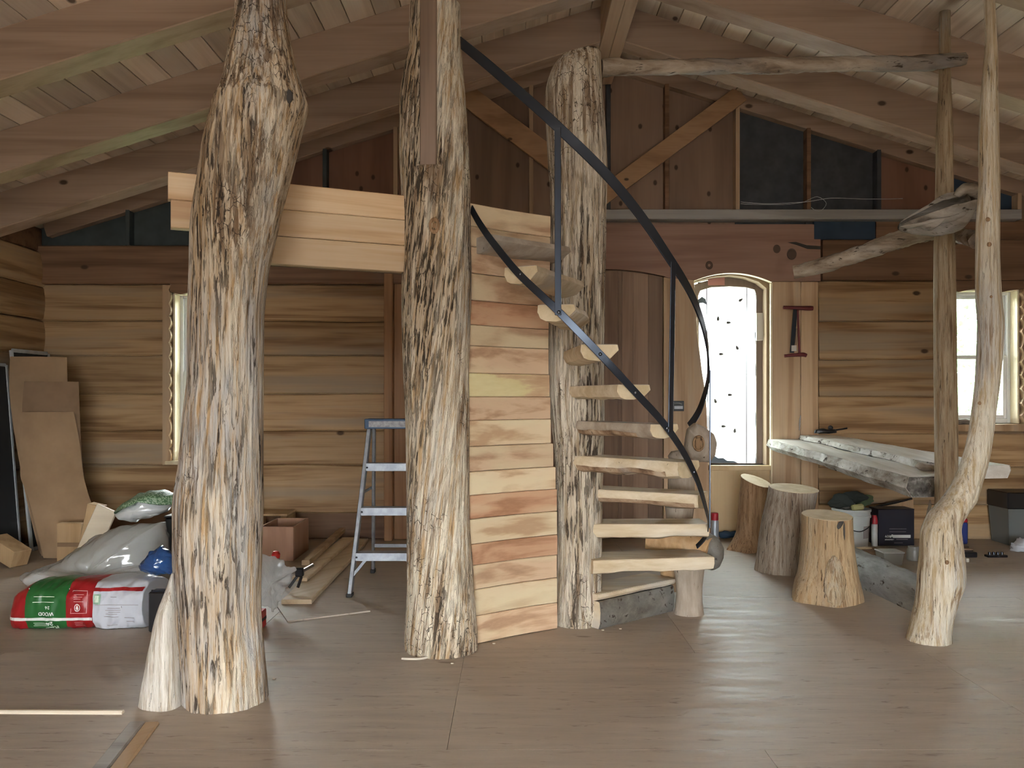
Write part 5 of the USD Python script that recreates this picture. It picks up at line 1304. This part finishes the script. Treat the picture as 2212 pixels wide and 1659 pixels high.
curl('tall front sheet of curled brown cardboard, creased across its middle', [(890, 42, 138), (960, 41, 152), (1028, 42, 160), (1062, 55, 168), (1140, 76, 193), (1206, 92, 205)], 0, 0, 7.12, 6.98, .16, 'cardboard', 1)
curl('middle sheet of curled brown cardboard, showing above the tall front sheet', [(824, 50, 150), (888, 46, 152), (1000, 46, 158), (1100, 62, 172), (1203, 88, 195)], 0, 0, 7.19, 7.10, .16, 'cardboard_dark', 2)
curl('hindmost brown cardboard sheet, tallest of the curled sheets', [(770, 20, 124), (832, 18, 126), (900, 24, 130), (1000, 40, 150), (1199, 84, 185)], 0, 0, 7.255, 7.19, .16, 'cardboard', 3)
def lean_screen(label, y0, y1, xt, xb, zt, w):
    sf = thing('screen_frame', label, 'screen', (xb, y0, 0))
    A, B, C, D = [np.array(p, float) for p in ((xb, y0, 0.02), (xb, y1, 0.02), (xt, y1, zt), (xt, y0, zt))]
    up = np.cross(D - A, EY); up /= np.linalg.norm(up)
    for p, q in ((A, D), (B, C)): obj('frame_rail', bar(p, q, w, .02, up=up), 'frame_metal', sf)
    for p, q in ((D, C), (A, B)): obj('frame_rail', bar(p + EY * w / 2, q - EY * w / 2, w, .02, up=up), 'frame_metal', sf)
    V = D - A
    obj('screen', poly_prism([(w * .5, .01), (y1 - y0 - w * .5, .01), (y1 - y0 - w * .5, .99), (w * .5, .99)], A - up * .002, EY, V, up, .004), 'screen_mesh', sf)
lean_screen('grey metal screen frame leaning on the wall behind the cardboard', 7.32, 7.90, -4.40, -4.22, 1.77, .034)
lean_screen('dark-meshed screen in a thin metal frame at the far left edge', 6.62, 7.285, -4.425, -4.30, 1.64, .026)

# things on the floor between the two big posts
hb = thing('hardboard_sheet', 'thin loose sheet of hardboard lying askew on the floor under the ladder', 'board', (-1.2, 5.5, 0))
obj('sheet', poly_prism([(-1.35, 5.01), (-.894, 5.26), (-1.264, 6.08), (-1.72, 5.83)], np.array([0, 0, .001]), EX, EY, EZ, .0085), 'floor_ply', hb)
def floor_board(label, a, b, w, z, th, mat, seed=1, wave=.008):
    """a board lying from photo point a to b (both on the floor plane)"""
    fp = lambda p: np.array([(p[0] - CX) / F * (H * F / (p[1] - HY)), H * F / (p[1] - HY), 0])
    A, B = fp(a), fp(b)
    L = np.linalg.norm(B - A); U = (B - A) / L; V = np.cross(EZ, U)
    n = int(L / .06) + 2
    return obj('board', plank(0, L, -w / 2, w / 2, A + EZ * z, U, V, EZ, th, wave=wave, seed=seed, n=n, bev=.006), mat, label=label, cat='board')
floor_board('lowest rough live-edge board lying on the floor beside the clear plastic', (640, 1308), (772, 1172), .21, .009, .03, 'board_new', 3, .02)
floor_board('narrow board lying on top of the rough floor boards', (645, 1268), (752, 1176), .12, .041, .025, 'board_new', 5, .006)
floor_board('squared stick lying uppermost on the rough floor boards', (660, 1240), (752, 1152), .06, .067, .04, 'board_tan', 7, .002)
pl = thing('plastic_sheet', 'crumpled clear plastic sheet beside the right edge of the leftmost trunk', 'plastic sheet', at(600, 1320, 5.05) * (1, 1, 0))
obj('sheet', inflate([(558, 1200), (590, 1200), (614, 1214), (640, 1232), (622, 1262), (612, 1290), (597, 1302), (590, 1326), (578, 1310), (556, 1312)], 5.15, .07, m=160, lev=8, amp=.02, freq=8, seed=12, crumple=.03, floor=.006, soft=0, power=1.6), 'wrap_clear', pl, smooth=30)
cl = thing('clamp', 'small black clamp head on the end of the stick on the floor boards', 'clamp', at(648, 1240, 5.6))
cc = at(648, 1236, 5.62)
obj('clamp_head', cat(cbox(cc[0] - .03, cc[0] + .025, cc[1] - .02, cc[1] + .02, cc[2] - .03, cc[2] + .03, .008), bar(cc + (-.02, 0, -.03), cc + (-.07, -.02, -.1), .012, .018), bar(cc + (.01, 0, -.03), cc + (-.01, -.02, -.1), .012, .018)), 'black_plastic', cl)
obj('clamp_bar', bar(cc + (.02, 0, .01), cc + (.08, .05, .04), .012, .02), 'steel_bright', cl)
rd = thing('red_tool', 'short red tool end standing by the foot of the leftmost trunk', 'tool', at(565, 1352, 4.9) * (1, 1, 0))
a, b = at(553, 1350, 4.9), at(570, 1312, 4.9)
obj('tool_body', cbox(a[0], b[0], 4.86, 4.95, 0, b[2] - a[2] + .0, .004), 'red_plastic', rd)
obj('tool_grip', cbox(a[0] + .018, b[0] + .001, 4.857, 4.953, .04, .062, .003), 'black_plastic', rd)
cbx = thing('ply_box', 'reddish plywood box standing against the wall behind the clear plastic', 'box', at(600, 1210, 6.95) * (1, 1, 0))
yb, zt = 6.9, at(0, 1138, 6.9)[2]
xa, xb = at(560, 0, yb)[0], at(634, 0, yb)[0]
obj('front_panel', cbox(xa, xb, yb, yb + .015, 0, zt, .003), 'ply_red', cbx); obj('back_panel', cbox(xa, xb, yb + .5, yb + .515, 0, zt, .003), 'ply_red', cbx)
obj('side_panel', cbox(xa, xa + .015, yb + .016, yb + .499, 0, zt, .003), 'ply_red', cbx); obj('side_panel', cbox(xb - .015, xb, yb + .016, yb + .499, 0, zt, .003), 'ply_red', cbx)
ocr = thing('wooden_crate', 'pale open wooden crate against the wall behind the reddish plywood box', 'crate', at(590, 1165, 7.6))
yb = 7.55; xa, xb = at(540, 0, yb)[0], at(620, 0, yb)[0]; z1 = at(0, 1110, yb)[2]
obj('top_board', cbox(xa, xb, yb, yb + .3, z1 - .02, z1, .003), 'offcut_wood', ocr); obj('side_board', cbox(xb - .06, xb, yb, yb + .3, 0, z1 - .021, .003), 'offcut_wood', ocr); obj('side_board', cbox(xa, xa + .06, yb, yb + .3, 0, z1 - .021, .003), 'offcut_wood', ocr)
tp = thing('bottle', 'short cloudy bottle whose bright red cap peeks over the clear plastic', 'bottle', at(596, 1206, 6.2) * (1, 1, 0))
c = at(596, 1206, 6.2) * (1, 1, 0)
obj('bottle_body', lathe([(.0, 0), (.045, 0), (.047, .01), (.047, .12), (.03, .15), (.029, .159), (.0, .159)], c, 20), 'tub_clear', tp)
obj('cap', lathe([(.0, .16), (.03, .16), (.032, .19), (.02, .21), (0.002, .215)], c, 16), 'red_plastic', tp, label='bright red cap')

# foreground strips
obj('wood_strip', plank(0, .70, -.013, .013, np.array([-2.364, 3.575, .0]), np.array([1, -.012, 0]) / math.hypot(1, .012), EY, EZ, .014, n=2), 'white_strip', label='thin white wooden strip lying on the floor left of the leftmost trunk', cat='strip')
floor_board('grey-brown plank lying flush on the floor in the left foreground', (296, 1562), (186, 1700), .062, .001, .007, 'plate_wood', 3, .0)
floor_board('yellow-brown plank beside the grey one in the left foreground', (328, 1566), (228, 1700), .058, .001, .012, 'board_tan', 4, .003)
obj('bark_strip', tube([at(868, 1424, 4.3) * (1, 1, 0) + (0, 0, .006), at(888, 1426, 4.29) * (1, 1, 0) + (0, 0, .007), at(910, 1425, 4.3) * (1, 1, 0) + (0, 0, .006), at(926, 1421, 4.33) * (1, 1, 0) + (0, 0, .006)], .006, 8, 20), 'chip', label='thin pale shaving at the foot of the middle post', cat='shaving')
for (px, py, lb) in ((592, 1468, 'tiny pale wood chip just right of the foot of the leftmost trunk'), (1067, 1391, 'tiny pale wood chip under the left end of the honey-coloured partition'), (977, 1434, 'tiny pale wood chip in front of the foot of the middle post'), (1340, 1359, 'tiny pale wood chip before the dark bark riser of the stair'), (1302, 1362, 'tiny pale wood chip by the pale sawn end of the stair riser')):
    Y = H * F / (py - HY); c = at(px, py, Y)
    obj('wood_chip', cbox(c[0] - .008, c[0] + .008, c[1] - .006, c[1] + .006, .0005, .006, .002), 'chip', label=lb, cat='chip', group='wood chips on the floor')

# ------------------------------------------------------------------ things by the back wall on the right
sc_ = thing('spray_can', 'silver spray can with a red cap under the side light', 'spray can', at(1544, 1149, 7.9) * (1, 1, 0))
c = at(1544, 1149, 7.86) * (1, 1, 0)
obj('can', lathe([(0, 0), (.034, 0), (.037, .004), (.037, .185), (.030, .2), (0, .2)], c, 24), 'can_silver', sc_, smooth=40)
obj('cap', lathe([(0, .2), (.033, .2), (.034, .205), (.034, .262), (.030, .268), (0, .268)], c, 24), 'can_red', sc_, smooth=40, label='red cap')
obj('blue_cloth', inflate([(1553, 1140), (1565, 1136), (1580, 1138), (1590, 1136), (1592, 1150), (1575, 1152), (1555, 1151)], 7.88, .06, m=70, lev=6, amp=.012, freq=12, seed=3, floor=.002).apply_translation([0, 0, -.045]), 'cloth_blue', label='rumpled dark blue cloth on the floor beside the spray can', cat='cloth', smooth=40)

sw = thing('frame_saw', 'dark narrow frame saw with red crossbar handles hanging on the pine boards', 'saw', at(1722, 715, 7.93))
Ys = YB - .075
def sp3(px, py): return at(px, py, Ys)
obj('handle', tube([sp3(1692, 664), sp3(1720, 665), sp3(1750, 666), sp3(1756, 666)], [.016, .017, .022, .02], 12, 20), 'red_paint', sw, smooth=40)
obj('handle', tube([sp3(1695, 769), sp3(1715, 767), sp3(1735, 766), sp3(1742, 768)], [.014, .016, .02, .018], 12, 20), 'red_paint', sw, smooth=40)
obj('blade', poly_prism([(sp3(1714, 0)[0], sp3(0, 668)[2]), (sp3(1722, 0)[0], sp3(0, 668)[2]), (sp3(1720, 0)[0], sp3(0, 700)[2]), (sp3(1715, 0)[0], sp3(0, 762)[2]), (sp3(1706, 0)[0], sp3(0, 762)[2])], np.array([0, Ys + .003, 0]), EX, EZ, -EY, .006), 'saw_dark', sw)
obj('stretcher', bar(sp3(1723, 668), sp3(1727, 764), .012, .018, up=EX), 'red_paint', sw)
obj('blade_edge', bar(sp3(1721, 710), sp3(1719, 745), .006, .012, up=EX), 'steel_bright', sw)
obj('tag', cbox(sp3(1709, 0)[0], sp3(1720, 0)[0], Ys - .012, Ys - .004, sp3(0, 759)[2], sp3(0, 746)[2], .002), 'paper_white', sw)
obj('hanging_hook', tube([at(1727, 930, 7.955), at(1728, 905, 7.945), at(1729, 902, 7.93), at(1729, 897, 7.94)], [.003, .006, .005, .004], 8, 16), 'wire_white', label='small hook with a cord on the pine board above the counter', cat='hook')
sb = thing('switch_box', 'open electrical switch box on the board between door and side light', 'switch box', at(1463, 878, 7.95))
a, b = at(1451, 888, 7.96), at(1477, 866, 7.96)
obj('box', cbox(a[0], b[0], 7.945, 7.975, a[2], b[2], .003), 'black_plastic', sb)
obj('switch_plate', cbox(a[0] + .02, b[0] - .012, 7.938, 7.9445, a[2] + .02, a[2] + .05, .002), 'frame_metal', sb)
obj('wire_end', tube([(a[0] + .02, 7.94, a[2] + .07), (a[0] + .06, 7.93, a[2] + .075), (b[0] - .02, 7.94, a[2] + .065)], .004, 6, 10), 'wire_white', sb)

# things on and under the counter
dt = thing('hand_tool', 'dark tool lying on the far end of the rear slab', 'tool', at(1790, 930, 7.75))
c = at(1793, 934, 7.72)
obj('tool_body', inflate([(1758, 936), (1760, 928), (1778, 925), (1786, 927), (1806, 927), (1808, 935), (1790, 937)], 7.72, .04, m=50, lev=5, amp=.004, freq=15), 'black_plastic', dt)
obj('tool_knob', trimesh.creation.icosphere(2, .022).apply_translation(at(1794, 924, 7.72)), 'black_plastic', dt)
obj('tool_rod', tube([at(1800, 930, 7.72), at(1830, 925, 7.7)], .008, 8), 'black_plastic', dt)
sr = obj('stone', inflate([(2066, 916), (2070, 907), (2082, 904), (2094, 908), (2096, 917), (2080, 918)], 7.93, .05, m=50, lev=5, amp=.006, freq=14), 'driftwood', label='pale rough stone on the sill of the white window', cat='stone', smooth=40)
wb2 = obj('wood_stub', inflate([(1976, 1008), (1984, 998), (2008, 1001), (2022, 1004), (2022, 1016), (1990, 1017)], 6.02, .05, m=60, lev=5, amp=.006, freq=9), 'support_log', label='dark weathered wood stub lying on the front slab near the pole', cat='wood stub', smooth=40)

bk = thing('bucket', 'white plastic bucket stuffed with gloves under the counter', 'bucket', at(1840, 1180, 7.55) * (1, 1, 0))
c = at(1839, 1180, 7.55) * (1, 1, 0); c[1] = 7.6; c[0] = at(1839, 0, 7.6)[0]
obj('pail', lathe([(0, 0), (.135, 0), (.14, .006), (.158, .27), (.168, .272), (.168, .292), (.160, .294), (.162, .325), (.170, .327), (.170, .345), (.160, .347), (.154, .34), (.13, .02), (0, .02)], c, 40), 'bucket_white', bk, smooth=40)
obj('handle', tube([c + (-.168, -.02, .28), c + (-.12, -.13, .2), c + (0, -.175, .16), c + (.1, -.15, .2), c + (.165, -.04, .28)], .004, 8, 30), 'black_plastic', bk)
obj('printed_label', loft([[c + np.array([r_ * math.sin(a), -r_ * math.cos(a), z]) for (r_, z) in ((.1475, .09), (.1525, .20), (.1545, .20), (.1495, .09))] for a in np.linspace(.35, .95, 8)]), 'print_grey', bk)
for k, (px, py, mt, s_) in enumerate(((1816, 1082, 'glove_dark', (26, 16)), (1842, 1074, 'glove_dark', (30, 14)), (1864, 1082, 'glove_green', (20, 13)), (1829, 1092, 'glove_grey', (18, 10)), (1872, 1080, 'glove_green', (14, 12)))):
    q = np.linspace(0, 2 * np.pi, 16, endpoint=False)
    o = inflate([(px + s_[0] * math.cos(a) * (1 + .25 * math.sin(3 * a + k)), py + s_[1] * math.sin(a)) for a in q], 7.50 + .05 * k, .022, m=60, lev=6, amp=.012, freq=16, seed=k + 3, crumple=.004)
    obj('glove', o, mt, label=('black work glove', 'long black work glove', 'green work glove', 'grey knitted glove', 'small green glove')[k] + (' poking out at the left of the bucket', ' draped over the back of the bucket', ' hanging out at the right of the bucket', ' in the middle of the bucket', ' standing up at the right rear of the bucket')[k], cat='glove', smooth=40)
tilted_box('sponge', 'yellowish sponge in the front of the glove-filled bucket', 'sponge', at(1852, 1096, 7.455), (.11, .05, .055), ry=-8, mat='sponge', bev=.012)
ct = thing('caulk_tube', 'white caulk tube with a red top beside the bucket', 'tube', at(1890, 1176, 7.6) * (1, 1, 0))
c = np.array([at(1889, 0, 7.62)[0], 7.62, 0])
obj('tube_body', lathe([(0, 0), (.026, 0), (.027, .004), (.027, .2), (0, .2)], c, 20), 'tube_white', ct, smooth=40)
obj('tube_top', lathe([(0, .2), (.028, .2), (.03, .23), (.022, .27), (.02, .28), (0, .28)], c, 20), 'can_red', ct, smooth=40, label='red top of the tube')
bx = thing('printed_box', 'dark navy product box with white lettering under the counter', 'box', at(1935, 1176, 7.7) * (1, 1, 0))
yb = 7.62; xa, xb = at(1897, 0, yb)[0], at(1975, 0, yb)[0]; zt = at(0, 1101, yb)[2]
obj('carton', cbox(xa, xb, yb, yb + .2, 0, zt, .003), 'box_navy', bx)
obj('lid_flap', cbox(xa - .002, xb + .002, yb - .002, yb + .2, zt + .0005, zt + .006, .001), 'box_navy', bx)
def boxprint(m, mat='print_white'):
    obj('lettering', m, mat, bx)
def bt(s, px, py, h, bold=True):
    t = text_mesh(s, h, .0015, bold); v = t.vertices
    p = at(px, py, yb)
    return trimesh.Trimesh(np.stack([p[0] + v[:, 0], yb - .0002 - v[:, 2], p[2] + v[:, 1]], 1), t.faces[:, ::-1], process=False)
boxprint(bt('408', 1911, 1161, .021)); boxprint(bt('MONOPEST', 1911, 1167, .011))
a, b = at(1922, 1162, yb), at(1967, 1155.5, yb)
boxprint(poly_prism([(a[0], (a[2] + b[2]) / 2 - .005), (a[0] + .02, b[2] + .006), (a[0] + .035, b[2]), (b[0], b[2]), (b[0], a[2]), (a[0] + .03, a[2]), (a[0] + .02, a[2] + .012), (a[0] + .008, a[2])], np.array([0, yb, 0]), EX, EZ, -EY, .0015))
for px0, px1, py in ((1921, 1958, 1143), (1921, 1957, 1149), (1936, 1961, 1165.5), (1931, 1950, 1173)):
    a, b = at(px0, py, yb), at(px1, py - 1, yb)
    obj('print_line', cbox(a[0], b[0], yb - .0015, yb - .0002, a[2], b[2], .0002), 'print_grey', bx)
obj('triangle_offcut', poly_prism([(at(1905, 0, 7.86)[0], 0.002), (at(1975, 0, 7.86)[0], .002), (at(1973, 0, 7.86)[0], at(0, 1079, 7.86)[2]), (at(1905, 0, 7.86)[0], at(0, 1096, 7.86)[2])], np.array([0, 7.88, 0]), EX, EZ, -EY, .02), 'trim_wood', label='slant-topped plywood offcut behind the navy box', cat='offcut')
obj('iron_rod', tube([at(1892, 1094, 7.84), at(1930, 1086, 7.84), at(1970, 1077, 7.84)], [.008, .012, .008], 8, 20), 'black_plastic', label='dark iron rod resting on the slant-topped offcut', cat='rod')
tb = thing('plastic_tub', 'cloudy lidded plastic food tub on the floor near the crooked pole', 'tub', at(1931, 1222, 6.75) * (1, 1, 0))
xa, xb, yb = at(1909, 0, 6.72)[0], at(1953, 0, 6.72)[0], 6.72
zt = at(0, 1196, 6.72)[2]
obj('tub_body', loft([[(xa + .012, yb + .01, .0), (xb - .012, yb + .01, .0), (xb - .012, yb + .15, 0), (xa + .012, yb + .15, 0)], [(xa, yb, zt), (xb, yb, zt), (xb, yb + .16, zt), (xa, yb + .16, zt)]]), 'tub_clear', tb)
obj('tub_lid', cbox(xa - .006, xb + .006, yb - .006, yb + .166, zt + .0005, zt + .012, .004), 'tube_white', tb)
tilted_box('cardboard_flat', 'flattened brown carton on the floor behind the slab log', 'carton', at(1874, 1200, 7.05), (.24, .2, .07), rz=4, mat='cardboard_dark')
tilted_box('wood_shim', 'pale thin scrap lying on the flattened carton', 'scrap', at(1864, 1184, 7.0), (.14, .06, .012), rz=15, mat='board_new').SetCustomDataByKey('category', 'scrap')
jr = obj('glass_jar', lathe([(0, 0), (.05, 0), (.054, .01), (.054, .085), (.042, .1), (.042, .115), (0, .115)], at(1973, 1210, 6.95) * (1, 1, 0), 24), 'tub_clear', label='small cloudy jar beside the plastic tub', cat='jar', smooth=40)
tl = thing('tool_case', 'blue and red tool case corner behind the crooked pole', 'tool', at(2080, 1160, 7.7) * (1, 1, 0))
yb = 7.7; xa, xb = at(2066, 0, yb)[0], at(2092, 0, yb)[0]
obj('tool_body', cbox(xa, xb, yb, yb + .14, 0, at(0, 1129, yb)[2], .01), 'tool_blue', tl)
obj('tool_band', cbox(xa + .005, xb - .003, yb + .003, yb + .137, at(0, 1129, yb)[2] + .0005, at(0, 1121, yb)[2], .005), 'can_red', tl)
lap = thing('tool_tray', 'black open tool tray with bright metal tools at the foot of the crooked pole', 'tray', at(2095, 1190, 7.2) * (1, 1, 0))
yb = 7.05; xa, xb = at(2062, 0, yb)[0], at(2112, 0, yb)[0]
obj('tray', cbox(xa, xb, yb, yb + .35, 0, .045, .006), 'black_plastic', lap)
obj('chisel', tube([(xa + .03, yb + .06, .058), (xb - .02, yb + .04, .058)], .012, 10), 'steel_bright', lap)
obj('file', bar((xa + .05, yb + .16, .055), (xb + .03, yb + .2, .055), .02, .012), 'steel_bright', lap)
obj('paper_pack', cbox(xa - .01, at(2094, 0, 6.85)[0], 6.85, 6.95, .0, at(0, 1201, 6.85)[2] - .02, .004), 'paper_white', label='small white paper pack on the floor right of the crooked pole', cat='pack')
bs = thing('socket_strip', 'short black strip of metal sockets lying on the floor right of the poles', 'tool', at(2150, 1203, 7.08) * (1, 1, 0))
a, b = at(2130, 1203, 7.08), at(2173, 1203, 7.08)
obj('rail', cbox(a[0], b[0], 7.05, 7.11, 0, .02, .004), 'black_plastic', bs)
for k in range(4): obj('socket', lathe([(0, 0), (.012, 0), (.012, .022), (0, .022)], (a[0] + .03 + k * .035, 7.08, .0205), 14), 'bolt_steel', bs)
gb2 = thing('plastic_tote', 'dark grey-green plastic tote at the right edge under the window', 'tote', at(2200, 1166, 7.7) * (1, 1, 0))
yb = 7.62; xa, xb = at(2178, 0, yb)[0], at(2290, 0, yb)[0]; zt = at(0, 1100, yb)[2]
obj('tote_body', loft([[(xa + .02, yb + .02, 0), (xb - .02, yb + .02, 0), (xb - .02, yb + .3, 0), (xa + .02, yb + .3, 0)], [(xa, yb, zt), (xb, yb, zt), (xb, yb + .32, zt), (xa, yb + .32, zt)]]), 'bin_grey', gb2)
obj('tote_lid', cbox(xa - .01, xb + .01, yb - .01, yb + .33, zt + .0005, at(0, 1064, yb)[2], .01), 'black_plastic', gb2)
obj('white_rag', inflate([(2186, 1190), (2188, 1172), (2196, 1168), (2203, 1158), (2210, 1168), (2222, 1166), (2236, 1176), (2234, 1194), (2206, 1196)], 7.36, .09, m=80, lev=7, amp=.02, freq=11, seed=5, crumple=.02, floor=.002), 'bag_white', label='crumpled white plastic rag on the floor at the right edge', cat='rag', smooth=30)
sk = thing('splinter', 'thin upright pale wood splinter beside the crooked pole', 'splinter', at(2006, 1130, 6.0))
obj('shard', tube([at(2001, 1290, 5.9) * (1, 1, 0) + (0, 0, .002), at(2003, 1130, 5.92), at(2007, 1110, 5.92), at(2009, 1080, 5.92)], [.02, .02, .018, .003], 8, 30), 'flare_wood', sk, smooth=40)

# ------------------------------------------------------------------ outside
obj('lawn', cbox(-60, 60, 8.6, 90, -.62, -.6, .001), 'grass', label='bright lawn outside the windows', cat='lawn', kind='structure')
obj('yard', cbox(-60, 60, -90, 8.6, -.62, -.6, .001), 'gravel', label='gravel yard around the house, outside the view', cat='yard', kind='structure')
rng = np.random.default_rng(3)
def leafy(name, label, catg, c, r, n, size):
    t = thing(name, label, catg, (c[0], c[1], -.6))
    d = rng.normal(size=(n, 3)); d /= np.linalg.norm(d, axis=1, keepdims=True)
    p = c + d * (rng.random((n, 1)) ** .4) * r
    a = rng.normal(size=(n, 3)); a /= np.linalg.norm(a, axis=1, keepdims=True)
    b = np.cross(a, rng.normal(size=(n, 3))); b /= np.linalg.norm(b, axis=1, keepdims=True)
    v = np.stack([p - a * size, p + b * size * .5, p + a * size, p - b * size * .5], 1).reshape(-1, 3)
    k = np.arange(n)[:, None] * 4
    f = np.vstack([k + [0, 1, 2], k + [0, 2, 3]])
    obj('foliage', trimesh.Trimesh(v, f, process=False), 'foliage', t, kind='stuff')
    obj('trunk', lathe([(0, 0), (.14, 0), (.1, c[2] + .4), (0, c[2] + .5)], (c[0], c[1], -.6), 12), 'bark_dark', t)
leafy('garden_tree', 'leafy green tree outside, at the left of the right-hand window', 'tree', np.array([8.6, 17.0, 3.2]), np.array([1.5, 1.5, 2.6]), 9000, .09)
leafy('garden_shrub', 'low bright shrub outside, seen through the lower sash of the right-hand window', 'shrub', np.array([11.6, 22.5, .9]), np.array([3.4, 1.2, 1.1]), 5000, .13)
leafy('garden_tree', 'leafy green tree outside, seen past the edge of the left-hand window', 'tree', np.array([-8.5, 19.0, 2.6]), np.array([2.0, 1.6, 2.4]), 4000, .13)

# groups of like things
GROUPS = {'roof_rafter': 'rafters of the roof', 'log_post': 'standing log posts and poles', 'stump': 'stumps in a row', 'live_edge_slab': 'slabs of the counter', 'cardboard_sheet': 'curled cardboard sheets', 'screen_frame': 'leaning screens', 'glove': 'work gloves in the bucket', 'pine_offcut': 'offcuts behind the bundle', 'board': 'loose boards on the floor', 'garden_tree': 'trees outside'}
for p in stage.GetPrimAtPath('/World').GetChildren():
    base = p.GetName()
    if base[-3:].isdigit(): base = base[:-4]
    if base in GROUPS: p.SetCustomDataByKey('group', GROUPS[base])
